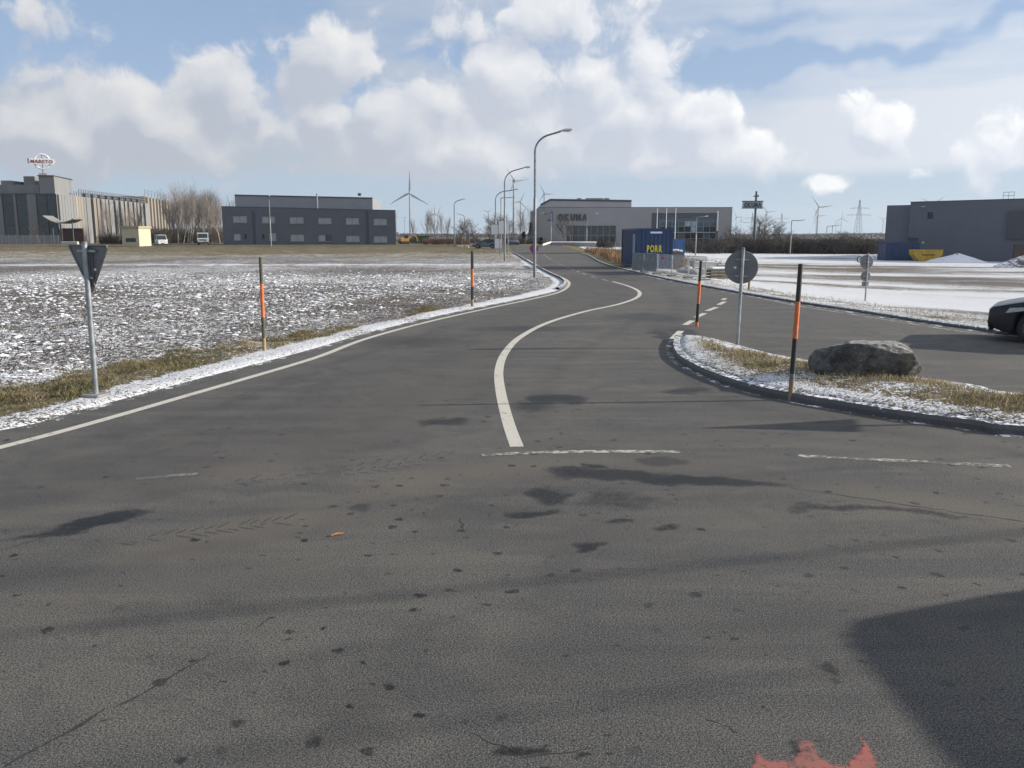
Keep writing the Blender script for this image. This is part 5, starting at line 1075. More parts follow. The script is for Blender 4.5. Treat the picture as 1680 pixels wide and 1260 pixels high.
# ------------------------------------------------------------------ containers, skip, mounds, site fence
def container(name, label, loc, rz_, L, W, H, m_, mdoor=None, cat='container'):
    t = thing(name, label, cat, loc, rz_); n = int(L / .28)
    for s in (-1, 1):      # corrugated long walls
        mb = MB(); k = 0
        for i in range(n + 1):
            x = -L / 2 + .08 + (L - .16) * i / n
            for xx, yy in ((x, 0), (x + .06, 0), (x + .1, -.035), (x + .2, -.035)):
                if xx <= L / 2 - .08: mb.v += [(xx, s * (W / 2 - .02 + yy), .14), (xx, s * (W / 2 - .02 + yy), H - .1)]; k += 1
        mb.f = [(2 * i, 2 * i + 2, 2 * i + 3, 2 * i + 1) for i in range(k - 1)]; mb.build('side_wall', m_, t)
    mb = MB(); n = int(W / .28); k = 0
    for i in range(n + 1):
        y = -W / 2 + .08 + (W - .16) * i / n
        for yy, d in ((y, 0), (y + .06, 0), (y + .1, .03), (y + .2, .03)):
            if yy <= W / 2 - .08: mb.v += [(-L / 2 + .02 + d, yy, .14), (-L / 2 + .02 + d, yy, H - .1)]; k += 1
    mb.f = [(2 * i, 2 * i + 2, 2 * i + 3, 2 * i + 1) for i in range(k - 1)]; mb.build('end_wall', m_, t)
    fr = MB()
    for a in (-1, 1):
        for b in (-1, 1): fr.box((a * (L / 2 - .05), b * (W / 2 - .05), H / 2), (.12, .12, H))
        for z in (.07, H - .06): fr.box((a * (L / 2 - .05), 0, z), (.1, W - .2, .14)); fr.box((0, a * (W / 2 - .05), z), (L - .2, .1, .14))
    fr.build('frame', m_, t); MB().box((0, 0, H - .05), (L - .1, W - .1, .06)).build('roof', m_, t); MB().box((0, 0, .1), (L - .1, W - .1, .08)).build('floor', m_, t)
    for s in (-1, 1): d_ = MB().box((L / 2 - .06, s * W * .235, H / 2), (.05, W * .45, H - .3), 0, .01).build('door', mdoor or m_, t); [MB().tube([(L / 2 - .01, s * W * .235 + q * W * .1, .2), (L / 2 - .01, s * W * .235 + q * W * .1, H - .2)], .02, 6).build('lock_rod', STEEL, d_) for q in (-1, 1)]
    return t
BLUE = mat('container_blue', (.011, .036, .105), .5, .2, 1.2, .05); BLUE_L = mat('faded_blue', (.045, .13, .30), .55, .2, 1.2); BLUE_M = mat('deep_blue', (.014, .040, .115), .5, .2, 1.2)
p = at(1064, 441, 60.2); z0 = gh(p.x, 60)
t = container('site_container', 'dark blue site container with yellow lettering behind the wire fence', (p.x - .0, 61.6, z0 + .02), R(93), 6.0, 2.42, 2.62, BLUE)
YEL = mat('yellow_letters', (.60, .50, .04), .5, .1, 3)
glyphs('PORR', .46, .012, YEL, t, (-3.02, .62 - .05, 1.05), (0, -1, 0), width=1.05, bold=.04); MB().box((-3.0, -.05, 2.35), (.03, .8, .12)).build('label_strip', S_WHITE, t); MB().box((-1.8, 1.215, 1.3), (.9, .03, 1.9), 0, .01).build('pale_panel', mat('pale_blue_panel', (.19, .25, .36), .5, .1, 2), t)
p = at(1104, 420, 86); container('store_container', 'lighter blue container standing behind the dark blue one', (p.x, 87, gh(p.x, 86) + .25), R(92), 4.0, 1.75, 2.1, BLUE_L)
p = at(1473, 424, 124); container('site_container', 'blue shipping container in front of the dark warehouse', (p.x, 124, gh(p.x, 124)), R(183), 4.9, 2.4, 2.55, BLUE_M)
def site_bits():
    p = at(1099, 437, 62); z0 = gh(p.x, 62)
    t = thing('site_crate', 'grey-brown boarded crate with snow on top beside the blue containers', 'crate', (p.x, 62, z0), R(4)); m_ = mat('crate_board', (.17, .145, .125), .85, .2, 3, .2)
    for k in range(6): MB().box((0, -.55, .13 + k * .2), (1.45, .03, .19)).build('plank', m_, t)
    MB().box((0, 0, .62), (1.42, 1.06, 1.22)).build('body', m_, t); mb = MB()
    for k in range(7): mb.box((-.6 + k * .2, random.uniform(-.1, .1), 1.28 + random.uniform(-.02, .04)), (.26, 1.0, .16), random.uniform(-.2, .2), .05)
    mb.build('snow_cap', SNOW, t)
    a, b = ground(1030, 446.0), ground(1150, 463.5); n = 5; mesh_m = mat('fence_wire', (.36, .38, .40), .45, .2, 5, 0, .5); tarp = mat('grey_tarp', (.20, .215, .215), .7, .25, 1.5, .3); d = (b - a) / n; ang = math.atan2(d.y, d.x); L = d.length
    labels = ['wire site fence panel with grey tarp in front of the dark blue container', 'wire site fence panel with grey tarp beside the boarded crate', 'bare wire site fence panel with a small red plate', 'bare wire site fence panel before the concrete rubble', 'bare wire site fence panel at the open end of the fence']
    for k in range(n):
        c = a + d * (k + .5); t = thing('fence_panel', labels[k], 'fence', (c.x + .35, c.y + .5, gh(c.x + .35, c.y + .5)), ang, 'site fence panels'); h = 1.15; w = L - .1; mb = MB()
        for s in (-1, 1): mb.tube([(s * w / 2, 0, 0), (s * w / 2, 0, h)], .022, 6)
        for z in (.12, h): mb.tube([(-w / 2, 0, z), (w / 2, 0, z)], .018, 6)
        mb.build('frame', mesh_m, t); mb = MB(); m_ = int(w / .11)
        for i in range(1, m_): mb.box((-w / 2 + w * i / m_, 0, .12 + (h - .12) / 2), (.012, .012, h - .12))
        for z in (.45, .8): mb.box((0, 0, z), (w, .010, .010))
        mb.build('wires', mesh_m, t)
        for s in (-1, 1): MB().box((s * w / 2, 0, .03), (.2, .5, .1), 0, .02).build('foot', CONC_D, t)
        if k < 2:
            mb = MB(); nu, nv = 16, 6
            for i in range(nu + 1):
                for j in range(nv + 1): x = -w / 2 + w * i / nu; z = .1 + (h - .1) * j / nv; mb.v.append((x, -.04 - .03 * math.sin(i * 1.7 + j) - .02 * math.sin(j * 2.1 + k), z))
            mb.f = [(i * (nv + 1) + j, (i + 1) * (nv + 1) + j, (i + 1) * (nv + 1) + j + 1, i * (nv + 1) + j + 1) for i in range(nu) for j in range(nv)]; mb.build('tarp', tarp, t, True)
        if k == 2: MB().box((-w * .1, -.03, .95), (.42, .012, .14)).build('red_plate', S_RED, t)
    # rubble and pallets beyond the fence
    rs = random.Random(9); sm = snowy('snowy_rubble', (.20, .195, .185), (.30, .29, .27), .42, 3.0)
    for k in range(9):
        px = 1120 + k * 9 + rs.uniform(-3, 3); c = ground(px, 449 + rs.uniform(-4, 5), -.05); bm = bmesh.new(); bmesh.ops.create_icosphere(bm, subdivisions=2, radius=1); s = rs.uniform(.35, .6)
        for v in bm.verts: v.co = Vector((v.co.x * s * rs.uniform(.75, 1.1), v.co.y * s * .8 * rs.uniform(.8, 1.1), v.co.z * s * .62 * rs.uniform(.75, 1.1)))
        me = bpy.data.meshes.new('rubble_block'); bm.to_mesh(me); bm.free(); me.materials.append(sm); o = link('rubble_block', me, None, (c.x, c.y, gh(c.x, c.y) + s * .3), (0, 0, rs.uniform(0, 3))); tag(o, 'broken concrete lump with snow lying behind the site fence', 'rubble', 'rubble behind the site fence')
    c = ground(1178, 455); t = thing('pallet_stack', 'stack of slatted pallets topped with snow behind the round sign', 'pallets', (c.x, c.y, gh(c.x, c.y)), R(10)); m_ = mat('pallet_wood', (.22, .18, .13), .85, .25, 5)
    for lv in range(3):
        for i in range(6): MB().box((-.5 + i * .2, 0, .13 + lv * .17), (.13, .8, .025)).build('slat', m_, t)
        for j in (-.35, 0, .35): MB().box((0, j, .06 + lv * .17), (1.15, .1, .10)).build('bearer', m_, t)
    MB().box((0, 0, .57), (1.05, .75, .13), 0, .06).build('snow_cap', SNOW, t)
    for i, (px, py) in enumerate([(1155, 447), (1196, 451)]): c = ground(px, py); t = thing('concrete_block', ['low concrete barrier block beside the end of the site fence', 'low concrete barrier block half hidden by the round sign'][i], 'concrete block', (c.x, c.y, gh(c.x, c.y)), R(8 - 25 * i)); MB().prism([(-.3, 0), (.3, 0), (.22, .3), (.12, .75), (-.12, .75), (-.22, .3)], -.7, .7, 'yz').build('body', CONC, t); MB().box((0, 0, .79), (1.3, .24, .08), 0, .03).build('snow_cap', SNOW, t)
    # yellow skip
    p = at(1518, 426, 120); t = thing('skip', 'yellow boat-shaped rubble skip between the blue container and snow heap', 'skip', (p.x, 120, gh(p.x, 120) - .02), R(-3)); ym = mat('skip_yellow', (.50, .32, .03), .55, .2, 2, .1)
    W0, W1, h = 1.15, 1.95, 1.55; mb = MB(); prof = [(-W0, .05), (W0, .05), (W1, h * .62), (W1, h), (-W1, h), (-W1, h * .62)]
    mb.prism(prof, -.85, .85, 'xz'); mb.build('hull', ym, t)
    for s in (-1, 1): MB().box((0, s * .87, h), (W1 * 2 + .1, .1, .12)).build('rim', ym, t); MB().tube([(-.9, s * .93, .9), (.9, s * .93, .9)], .06, 6).build('lifting_bar', BLACK, t)
    for x in (-.8, 0, .8): MB().box((x, -.9, .75), (.1, .08, 1.3)).build('rib', ym, t)
    # heaps
    def heap(name, label, px, Y, w, h, m_, seed, cat):
        p = at(px, 428, Y); n = 48; mb = MB(); q = 14
        for i in range(q + 1):
            for j in range(n):
                a = 2 * math.pi * j / n; r = i / q; e = fbm(np.array([math.cos(a) * 1.6 + 5 + seed + r * 2]), np.array([math.sin(a) * 1.6 + 5 + r * 2]), 4, seed)[0]
                rr = w * r * (.75 + .5 * e); mb.v.append((rr * math.cos(a), rr * .7 * math.sin(a), h * (1 - r) ** .85 * (.75 + .5 * e) - .1 * r))
        mb.f = [(i * n + j, i * n + (j + 1) % n, i * n + n + (j + 1) % n, i * n + n + j) for i in range(q) for j in range(n)]
        o = mb.build(name, m_, None, True, (p.x, Y, gh(p.x, Y) - .02)); tag(o, label, cat)
    heap('snow_heap', 'pale snow-covered heap of earth in front of the dark warehouse', 1568, 116, 4.0, 1.15, snowy('heap_snow', (.20, .17, .15), (.30, .26, .22), .60, 1.2), 3, 'heap')
    heap('earth_heap', 'brown heap of earth flecked with snow beside the warehouse gate', 1705, 98, 4.6, 1.7, snowy('heap_earth', (.12, .10, .085), (.20, .165, .14), .40, 2.0), 8, 'heap')
    for i, px in enumerate((1411, 1420)):
        p = at(px, 412, 112); t = MB().tube([(.38 * math.cos(a), 0, .4 + .38 * math.sin(a)) for a in np.linspace(0, 2 * math.pi, 20)], .07, 8, False).build('pipe_coil', BLACK, None, True, (p.x, 112, gh(p.x, 112))); t.rotation_euler = (0, 0, R(20 - 30 * i)); tag(t, 'black coil of pipe standing on the snowy lot near the warehouse', 'pipe coil', 'pipe coils on the lot')
site_bits()
# low walls, rails and fences by the showroom
def low_things():
    a, b = at(903, 405, 158), at(978, 405, 158); z0 = rz(a.x, 158); t = thing('low_wall', 'low dark wall capped with snow in front of the showroom', 'wall', ((a.x + b.x) / 2, 158, z0 - .1)); w = b.x - a.x; MB().box((0, 0, .3), (w, .4, .7)).build('wall', CONC_D, t); MB().box((0, 0, .74), (w + .1, .6, .24), 0, .08).build('snow_cap', SNOW, t)
    c = at(890, 409, 146); mb = MB(); mb.tube([(0, 0, .62), (c.x - a.x, 146 - 158, .25)], .16, 6); mb.build('snow_rail', SNOW, t, False, (-w / 2, 0, .1))
    def railing(px0, px1, Y, h, label):
        a, b = at(px0, 400, Y), at(px1, 400, Y); z0 = rz(a.x, Y); w = b.x - a.x; t = thing('railing', label, 'railing', (a.x, Y, z0)); n = max(2, int(w / 2))
        for k in range(n + 1): MB().box((w * k / n, 0, h / 2 - .1), (.08, .08, h + .2)).build('post', STEEL, t)
        for z in (h * .5, h): MB().box((w / 2, -.02, z), (w, .06, .06)).build('rail', STEEL, t)
    railing(862, 892, 172, 1.5, 'pale metal railing left of the showroom'); railing(1010, 1026, 150, 1.5, 'pale metal railing beside the dark blue container')
    a, b = at(-20, 395, 176), at(96, 396, 176); z0 = rz(a.x, 176); t = thing('wire_fence', 'grey wire fence before the pale concrete building', 'fence', (a.x, 176, z0)); w = b.x - a.x; n = 10
    for k in range(n + 1): MB().box((w * k / n, 0, .95), (.07, .07, 2.1)).build('post', STEEL, t)
    for k in range(n):
        mb = MB()
        for i in range(1, 16): mb.box((w * (k + i / 16) / n, 0, 1.0), (.02, .02, 1.7))
        for z in (.2, 1.0, 1.85): mb.box((w * (k + .5) / n, 0, z), (w / n - .08, .02, .03))
        mb.build('wire_panel', STEEL, t)
    p = at(115, 402, 165); o = MB().box((0, 0, .3), (3.2, .7, .8), 0, .08).build('planter', mat('pale_planter', (.44, .42, .34), .85, .1, 2), None, False, (p.x, 165, rz(p.x, 165))); tag(o, 'long pale concrete planter before the entrance canopy', 'planter')
    for i, (px, w) in enumerate([(755, 1.0), (766, .7)]): p = at(px, 405, 142); o = MB().box((0, 0, .18), (w, .6, .5), 0, .05).build('kerb_block', mat('cream_block', (.52, .48, .36), .85, .1, 2), None, False, (p.x, 142, rz(p.x, 142))); tag(o, ['wider cream concrete block beside the curved lamp on the cross street', 'narrow cream concrete block beside the wider one'][i], 'block')
    # machines parked by the brushwood
    def digger(px, Y, label, m_, s=1.0):
        p = at(px, 402, Y); t = thing('excavator', label, 'excavator', (p.x, Y, rz(p.x, Y)), R(20)); t.scale = (s, s, s)
        for q in (-1, 1): MB().box((0, q * .8, .35), (2.6, .45, .7), 0, .25).build('track', BLACK, t)
        MB().box((-.2, 0, 1.1), (2.2, 1.7, .8), 0, .1).build('body', m_, t); MB().box((.5, .35, 1.9), (.9, .9, 1.0), 0, .08).build('cab', GLASS, t)
        MB().tube([(.8, -.3, 1.3), (2.0, -.3, 2.6), (3.2, -.3, 1.9)], [.2, .17, .14], 6).build('boom', m_, t); MB().tube([(3.2, -.3, 1.9), (3.4, -.3, .8)], .13, 6).build('stick', m_, t); MB().prism([(3.1, .2), (3.8, .3), (3.6, .85), (3.3, .8)], -.7, .1, 'xz').build('bucket', BLACK, t)
    digger(664, 186, 'yellow excavator parked past the end of the grey office', mat('machine_yellow', (.42, .24, .03), .5, .2, 2), .8)
    p = at(692, 403, 190); t = thing('skip_container', 'green waste container standing before the bare brushwood', 'container', (p.x, 190, rz(p.x, 190)), R(5)); gm = mat('skip_green', (.03, .10, .045), .6, .2, 2); MB().prism([(-1.4, .1), (1.4, .1), (1.7, 1.7), (-1.7, 1.7)], -.9, .9, 'xz').build('hull', gm, t); [MB().box((x, -.98, .9), (.1, .1, 1.5)).build('rib', gm, t) for x in (-1, 0, 1)]; MB().box((0, 0, 1.73), (3.5, 1.95, .1)).build('rim', gm, t)
low_things()

# ------------------------------------------------------------------ wind turbines and power pylons
TW = mat('turbine_white', (.30, .31, .32), .5, .05, .05)
def blade_mesh():
    mb = MB(); n = 8; st = [(0, .055, .055), (.05, .055, .05), (.16, .10, .03), (.3, .085, .018), (.6, .05, .010), (.88, .026, .006), (1.0, .006, .003)]
    for (z, w, th) in st:
        for j in range(n): a = 2 * math.pi * j / n; mb.v.append((w / 2 * math.cos(a) + (.02 if .1 < z < .95 else 0), th / 2 * math.sin(a), z))
    for i in range(len(st) - 1):
        for j in range(n): q = (j + 1) % n; mb.f.append((i * n + j, i * n + q, i * n + n + q, i * n + n + j))
    mb.f += [tuple(range(n)), tuple(range((len(st) - 1) * n, len(st) * n))]; return mb.mesh('blade', TW, True)
BLADE = blade_mesh(); TOWER = MB().tube([(0, 0, 0), (0, 0, .5), (0, 0, .985)], [.026, .021, .014], 14).mesh('tower', TW, True)
NAC = MB().prism([(-.06, -.022), (.025, -.026), (.03, .026), (-.06, .03)], -.018, .018, 'yz').mesh('nacelle', TW); HUB = MB().lathe([(.022, -.0), (.024, .02), (.016, .04), (.003, .05)], 12, 'y').mesh('hub', TW, True)
def turbine(px, py, bl, ang, hub_m, label, yaw=0.0, group=None):
    Y = hub_m * FPX / (387 - py) ; p = at(px, py, Y); z0 = -.5; H = p.z - z0; B_ = bl * Y / FPX
    t = thing('wind_turbine', label, 'wind turbine', (p.x, Y, z0), R(yaw), group)
    o = link('tower', TOWER, t); o.scale = (H, H, H); o = link('nacelle', NAC, t, (0, 0, H)); o.scale = (H,) * 3; h = link('hub', HUB, t, (0, -.03 * H, H)); h.scale = (H, -H, H)
    for k in range(3):
        a = R(ang + 120 * k); o = link('blade', BLADE, t, (0, -.05 * H, H)); o.scale = (B_, B_, B_); o.rotation_euler = (0, math.pi / 2 - a, 0)
FARG = 'far wind turbines on the horizon'; FARL = 'small white wind turbine far off on the horizon'
turbine(672, 317, 36, 90, 84, 'largest wind turbine, standing just past the end of the grey office')
turbine(843, 297, 24, 8, 98, 'tall wind turbine with short rotor rising behind the street lamps', 20)
turbine(854, 331, 17, 70, 92, 'wind turbine just right of the tall one behind the street lamps')
turbine(893, 318, 16, 358, 92, 'wind turbine whose rotor turns above the left end of the showroom roof')
turbine(1343, 340, 22, 8, 88, 'wind turbine standing beyond the hedge left of the large lattice pylon')
turbine(1258, 348, 16, 8, 88, 'wind turbine half hidden by bare trees beside the pole sign')
turbine(378, 338, 18, 105, 90, 'wind turbine mostly hidden behind the left end of the grey office')
turbine(1529, 335, 22, 35, 90, 'wind turbine whose blade shows above the dark warehouse roof')
for (px, py, bl, a) in [(713, 350, 15, 92), (718, 352, 15, 70), (664, 358, 7, 40), (650, 352, 10, 55), (801, 348, 11, 40), (798, 356, 8, 140), (858, 350, 13, 60), (1208, 356, 12, 358), (1216, 362, 9, 90), (1341, 354, 15, 3), (1339, 364, 9, 100), (1381, 358, 13, 90), (1449, 360, 12, 40), (1372, 366, 9, 5)]:
    turbine(px, py, bl, a, 86, FARL, 0, FARG)
def pylon(px, top, Yd, w1, label, two=True):
    p = at(px, top, Yd); z0 = 0; H = p.z - z0; t = thing('power_pylon', label, 'pylon', (p.x, Yd, z0)); m_ = mat('pylon_steel', (.22, .24, .26), .6, .1, .1); s = .22; mb = MB(); b = H * .085
    def leg(f): return b * (1 - f) ** .9 * .5 + .5 * b * (1 - f) + .35
    N = 9; fs = [i / N for i in range(N + 1)]
    for sx, sy in ((-1, -1), (1, -1), (1, 1), (-1, 1)): mb.tube([(sx * leg(f), sy * leg(f), H * f) for f in fs], s, 4)
    for i in range(N):
        f0, f1 = fs[i], fs[i + 1]
        for sy in (-1, 1): mb.tube([(-leg(f0), sy * leg(f0), H * f0), (leg(f1), sy * leg(f1), H * f1)], s * .6, 3); mb.tube([(leg(f0), sy * leg(f0), H * f0), (-leg(f1), sy * leg(f1), H * f1)], s * .6, 3)
    mb.build('tower', m_, t)
    for f, w in ((.78, w1), (.60, w1 * 1.3)):
        mb = MB(); z = H * f
        for sx in (-1, 1): mb.tube([(0, 0, z + H * .035), (sx * w, 0, z)], s * .8, 4); mb.tube([(0, 0, z - .2), (sx * w, 0, z)], s * .8, 4); [mb.tube([(sx * w * q, 0, z), (sx * w * q, 0, z - H * .05)], s * .5, 4) for q in (.55, .98)]
        mb.build('crossarm', m_, t)
pylon(1411, 328, 1150, 12.5, 'large lattice power pylon beyond the hedge near the warehouse'); pylon(1283, 350, 1700, 12, 'small lattice pylon beyond the bare trees right of the pole sign'); pylon(1235, 349, 1650, 14, 'small lattice pylon directly behind the pole sign')

# ------------------------------------------------------------------ bare trees and shrubs
def grow(seed, H, spread, lean_up, nb, levels, r0, trunk_f=.3, side=3):
    rs = random.Random(seed); tr, cr = MB(), MB()
    def br(p, d, L, r, lev):
        n = 3; pts = [p]; q = p; dd = d
        for i in range(n): dd = (dd + Vector((rs.gauss(0, .13), rs.gauss(0, .13), rs.gauss(.03, .06)))).normalized(); q = q + dd * L / n; pts.append(q)
        (tr if lev == 0 else cr).tube(pts, [r, r * .82, r * .62, r * .42], 6 if lev == 0 else side, lev == 0)
        if lev >= levels: return
        k = nb[lev]
        for i in range(k):
            f = trunk_f + (1 - trunk_f) * (i + rs.random()) / k if lev == 0 else .25 + .75 * (i + rs.random()) / k
            f = min(f, .99); j = min(int(f * n), n - 1); s = pts[j].lerp(pts[j + 1], f * n - j); a = rs.random() * 6.283; o = Vector((math.cos(a), math.sin(a), 0))
            nd = (dd * lean_up + o * spread + Vector((0, 0, .25))).normalized()
            br(s, nd, L * rs.uniform(.38, .6) * (1.15 - .55 * f if lev == 0 else 1), max(.011, r * .42 * (1.1 - .5 * f)), lev + 1)
    br(Vector((0, 0, -.2)), Vector((0, 0, 1)), H, r0, 0)
    return tr, cr
TREES = {}
def tree_kind(key, seeds, barkm, twigm, **k):
    TREES[key] = []
    for s in seeds: a, b = grow(s, **k); TREES[key].append((a.mesh('trunk', barkm, True), b.mesh('crown', twigm)))
tree_kind('birch', (1, 2, 3, 4, 5), BIRCH, TWIG_P, H=10, spread=.55, lean_up=1.0, nb=(20, 7, 3), levels=3, r0=.16, trunk_f=.18)
tree_kind('round', (11, 12, 13), BARK, TWIG, H=5.4, spread=1.0, lean_up=.75, nb=(13, 9, 6), levels=3, r0=.17, trunk_f=.22)
tree_kind('poplar', (21, 22, 23), BARK, TWIG_P, H=9, spread=.35, lean_up=1.1, nb=(22, 7, 3), levels=3, r0=.13, trunk_f=.12)
def shrub_mesh(seed, H, w, m_, nst=30):
    rs = random.Random(seed); mb = MB(); st = MB()
    for i in range(nst):
        a = rs.random() * 6.283; q = rs.random() ** .6 * w; b = Vector((q * math.cos(a) * .6, q * math.sin(a) * .6, -.1)); d = Vector((math.cos(a) * .4 * q / w, math.sin(a) * .4 * q / w, 1)).normalized(); L = H * rs.uniform(.6, 1.05); pts = [b]
        for k in range(4): d = (d + Vector((rs.gauss(0, .18), rs.gauss(0, .18), .05))).normalized(); pts.append(pts[-1] + d * L / 4)
        (st if i < 6 else mb).tube(pts, [.035, .03, .025, .018, .01], 3, False)
        for k in range(16):
            f = rs.uniform(.12, 1); j = min(int(f * 4), 3); s = pts[j].lerp(pts[j + 1], f * 4 - j); e = s + Vector((rs.gauss(0, .45), rs.gauss(0, .45), rs.uniform(.1, .7))) * (H / 3.2); mb.tube([s, s.lerp(e, .5) + Vector((rs.gauss(0, .06), 0, .05)), e], [.016, .013, .008], 3, False)
            for u in range(2): g_ = s.lerp(e, rs.uniform(.3, .9)); mb.tube([g_, g_ + Vector((rs.gauss(0, .25), rs.gauss(0, .25), rs.uniform(0, .4)))], [.011, .006], 3, False)
    return st.mesh('stems', BARK), mb.mesh('twigs', m_)
SHR = [shrub_mesh(s, 3.2, 1.9, TWIG_D, 34) for s in (1, 2, 3, 4)]; SHR_B = [shrub_mesh(s, 2.6, 1.6, mat('russet_twigs', (.15, .085, .055), .9, .3, 2), 26) for s in (7, 8)]; SHR_G = [shrub_mesh(s, 3.4, 1.7, mat('brown_twigs', (.115, .095, .075), .9, .3, 2), 30) for s in (17, 18)]
def put(name, cat, meshes, names, px, Y, h, h0, label, group=None, wx=1.0, base=None):
    x = at(px, 395, Y).x; t = thing(name, label, cat, (x, Y, (rz(x, Y) if base is None else base) - .05), random.uniform(0, 6.28), group); s = h / h0; t.scale = (s * wx, s * wx, s)
    for m_, n in zip(meshes, names): link(n, m_, t)
def tree(key, px, top, Y, label, group=None, wx=1.0, h0={'birch': 10.6, 'round': 6.3, 'poplar': 9.6}):
    p = at(px, top, Y); put('bare_tree', 'tree', random.choice(TREES[key]), ('trunk', 'crown'), px, Y, p.z - rz(p.x, Y), h0[key], label, group, wx)
def shrub(lst, px, top, Y, label, group=None, wx=1.0, h0=3.5):
    p = at(px, top, Y); put('bare_shrub', 'shrub', random.choice(lst), ('stems', 'twigs'), px, Y, max(.6, p.z - rz(p.x, Y)), h0, label, group, wx)
rs = random.Random(12)
for k in range(34): px = 283 + k * 2.55 + rs.uniform(-1.5, 1.5); tree('birch', px, rs.uniform(318, 336) + 8 * (k > 18), rs.uniform(196, 240), 'slender pale-barked bare birch in the row between concrete plant and office', 'birch row between the buildings', .8)
for k in range(22): shrub(SHR_G, 250 + k * 5.6 + rs.uniform(-2, 2), rs.uniform(368, 376), rs.uniform(200, 232), 'brown bare shrub under the birch row', 'shrubs under the birches', 1.25)
for i, (px, tp) in enumerate([(172, 352), (183, 340), (195, 347), (206, 350), (221, 344), (236, 352)]): tree('poplar', px, tp, 185 + i * 3, 'thin bare young tree before the sunlit wall of the concrete building', 'young trees before the concrete wall', 1.0)
tree('round', 65, 365, 184, 'small bare tree before the shaded front of the concrete building')
for px in (168, 178, 188, 196): shrub(SHR, px, rs.uniform(378, 386), 180, 'dark bare shrub beside the cream kiosk', 'shrubs beside the kiosk')
for (px, tp) in [(700, 357), (706, 354), (716, 362), (726, 358), (732, 364), (680, 366)]: tree('poplar', px, tp, rs.uniform(230, 260), 'thin bare poplar behind the brushwood past the office', 'poplars past the office')
for (px, tp) in [(757, 362), (770, 358), (781, 366)]: tree('round', px, tp, rs.uniform(165, 180), 'round bare tree above the brushwood by the curved lamp', 'round trees by the curved lamp', 1.1)
for k in range(9): shrub(SHR_B, 700 + k * 8 + rs.uniform(-3, 3), rs.uniform(383, 389), rs.uniform(172, 186), 'russet bare shrub in the brushwood past the office', 'russet brushwood', 1.3)
for k in range(14): shrub(SHR, 656 + k * 10 + rs.uniform(-4, 4), rs.uniform(385, 391), rs.uniform(195, 215), 'dark bare shrub in the brushwood past the office', 'dark brushwood', 1.5)
for (px, tp, Y) in [(800, 354, 150), (815, 358, 158), (826, 350, 165), (838, 356, 172)]: tree('round', px, tp, Y, 'round bare tree behind the white notice boards', 'round trees behind the boards', 1.15)
for (px, tp) in [(852, 352), (862, 360), (868, 350)]: tree('birch', px, tp, 215, 'slim bare birch left of the showroom', 'birches left of the showroom')
for k in range(10): shrub(SHR, 806 + k * 9 + rs.uniform(-3, 3), rs.uniform(385, 390), rs.uniform(176, 195), 'dark bare shrub between notice boards and showroom', 'shrubs left of the showroom', 1.4)
for (px, tp) in [(927, 352), (937, 358)]: tree('round', px, tp, 190, 'brownish bare tree standing before the showroom lettering', 'trees before the lettering', .75)
for k in range(9): shrub(SHR, 905 + k * 12 + rs.uniform(-3, 3), rs.uniform(391, 395), rs.uniform(170, 182), 'low dark shrub along the foot of the showroom', 'shrubs along the showroom', 1.6)
for k in range(8): shrub(SHR, 1118 + k * 11 + rs.uniform(-3, 3), rs.uniform(384, 392), rs.uniform(160, 178), 'dark bare shrub in front of the glazed office wing', 'shrubs before the glazed wing', 1.5)
for k in range(64): shrub(SHR if k % 4 else SHR_B, 1192 + (k % 32) * 8.2 + rs.uniform(-3, 3), rs.uniform(383, 390), 172 + (k // 32) * 9 + rs.uniform(-3, 3), 'dark bare shrub in the long hedge behind the snowy lot', 'hedge shrubs behind the lot', 1.35)
for (px, tp, w) in [(1243, 352, 1.0), (1254, 356, 1.0), (1206, 369, 1.0), (1217, 372, 1), (1272, 366, 1.1), (1286, 372, 1.1), (1297, 378, 1)]: tree('round', px, tp, 192, 'bare tree rising out of the hedge near the pole sign', 'trees in the hedge', w)
for (px, tp) in [(1375, 378), (1395, 379)]: tree('round', px, tp, 330, 'small bare tree far beyond the hedge', 'trees far beyond the hedge', 1.2)
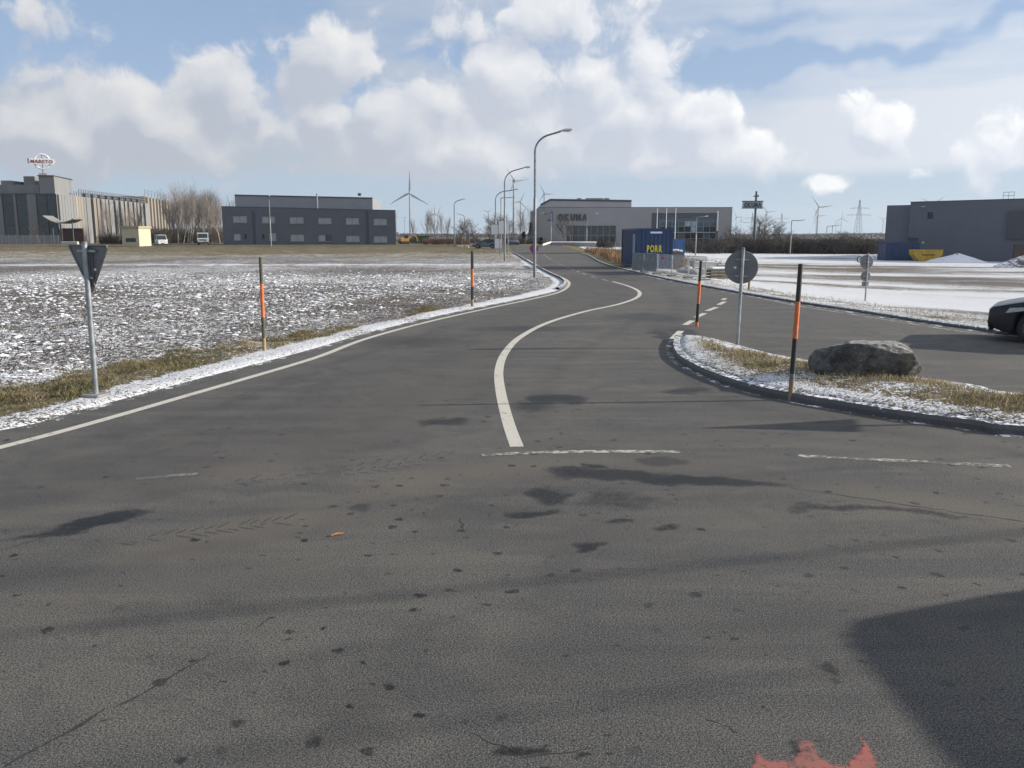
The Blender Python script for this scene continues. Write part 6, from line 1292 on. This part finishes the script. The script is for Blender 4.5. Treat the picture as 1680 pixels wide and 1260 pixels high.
def conifer(px, top, Y, label):
    p = at(px, top, Y); z0 = rz(p.x, Y); H = p.z - z0; t = thing('spruce_tree', label, 'tree', (p.x, Y, z0 - .1)); rs = random.Random(px); MB().tube([(0, 0, 0), (0, 0, H)], [.16, .02], 8).build('trunk', BARK, t); mb = MB()
    for k in range(900):
        f = rs.random() ** .75; a = rs.random() * 6.283; r = (1 - f) * H * .22 * rs.uniform(.25, 1) + .08; c = Vector((r * math.cos(a), r * math.sin(a), H * (.06 + .94 * f) - r * .25)); d = Vector((math.cos(a), math.sin(a), rs.uniform(-.5, .1))) * .35; s = Vector((-math.sin(a), math.cos(a), rs.uniform(-.3, .3))) * .12; mb.add([c - s, c + s, c + d], [(0, 1, 2)])
    mb.build('crown', mat('spruce_needles', (.030, .042, .032), .9, .3, 2), t)
conifer(871, 364, 186, 'dark spruce tree left of the showroom'); conifer(859, 379, 186, 'small dark spruce beside the taller spruce left of the showroom'); conifer(888, 388, 178, 'low dark conifer at the corner of the showroom')
# distant woods closing the plain
def woods():
    rs = np.random.RandomState(5); n = 110000; a = rs.uniform(-.75, .75, n); d = rs.uniform(850, 1250, n); x = d * np.tan(a); y = d; top = 2.2 + 3.6 * fbm(x * .01 + 50, y * .006, 4, 9) + 1.6 * fbm(x * .08, y * .03, 2, 4)
    z = rs.rand(n) ** .7 * top; s = rs.uniform(.2, .6, n); P = np.stack([x, y, z], 1); e = rs.normal(0, 1, (n, 3, 3)) * s[:, None, None] * np.array([1.2, .6, 1]); V = (P[:, None] + e); V[..., 2] = np.maximum(V[..., 2], -.3)
    me = bpy.data.meshes.new('distant_wood'); me.from_pydata(V.reshape(-1, 3).tolist(), [], np.arange(n * 3).reshape(n, 3).tolist()); me.materials.append(mat('far_twigs', (.075, .072, .075), .95, .2, .05)); stuff(link('distant_wood', me))
woods()
# ------------------------------------------------------------------ thin winter haze
def haze(dens):
    mb = MB(); mb.box((0, 2500, 75), (9200, 5400, 160)); o = mb.build('haze', None); stuff(o)
    ma = bpy.data.materials.new('haze_air'); ma.use_nodes = True; T = NT(ma.node_tree); T.n.remove(T.n['Principled BSDF']); v = T.new('ShaderNodeVolumePrincipled')
    v.inputs['Color'].default_value = (.80, .88, .95, 1); v.inputs['Density'].default_value = dens; v.inputs['Anisotropy'].default_value = .3
    T.l.new(v.outputs[0], T.n['Material Output'].inputs['Volume']); o.data.materials.append(ma)
haze(.00012)
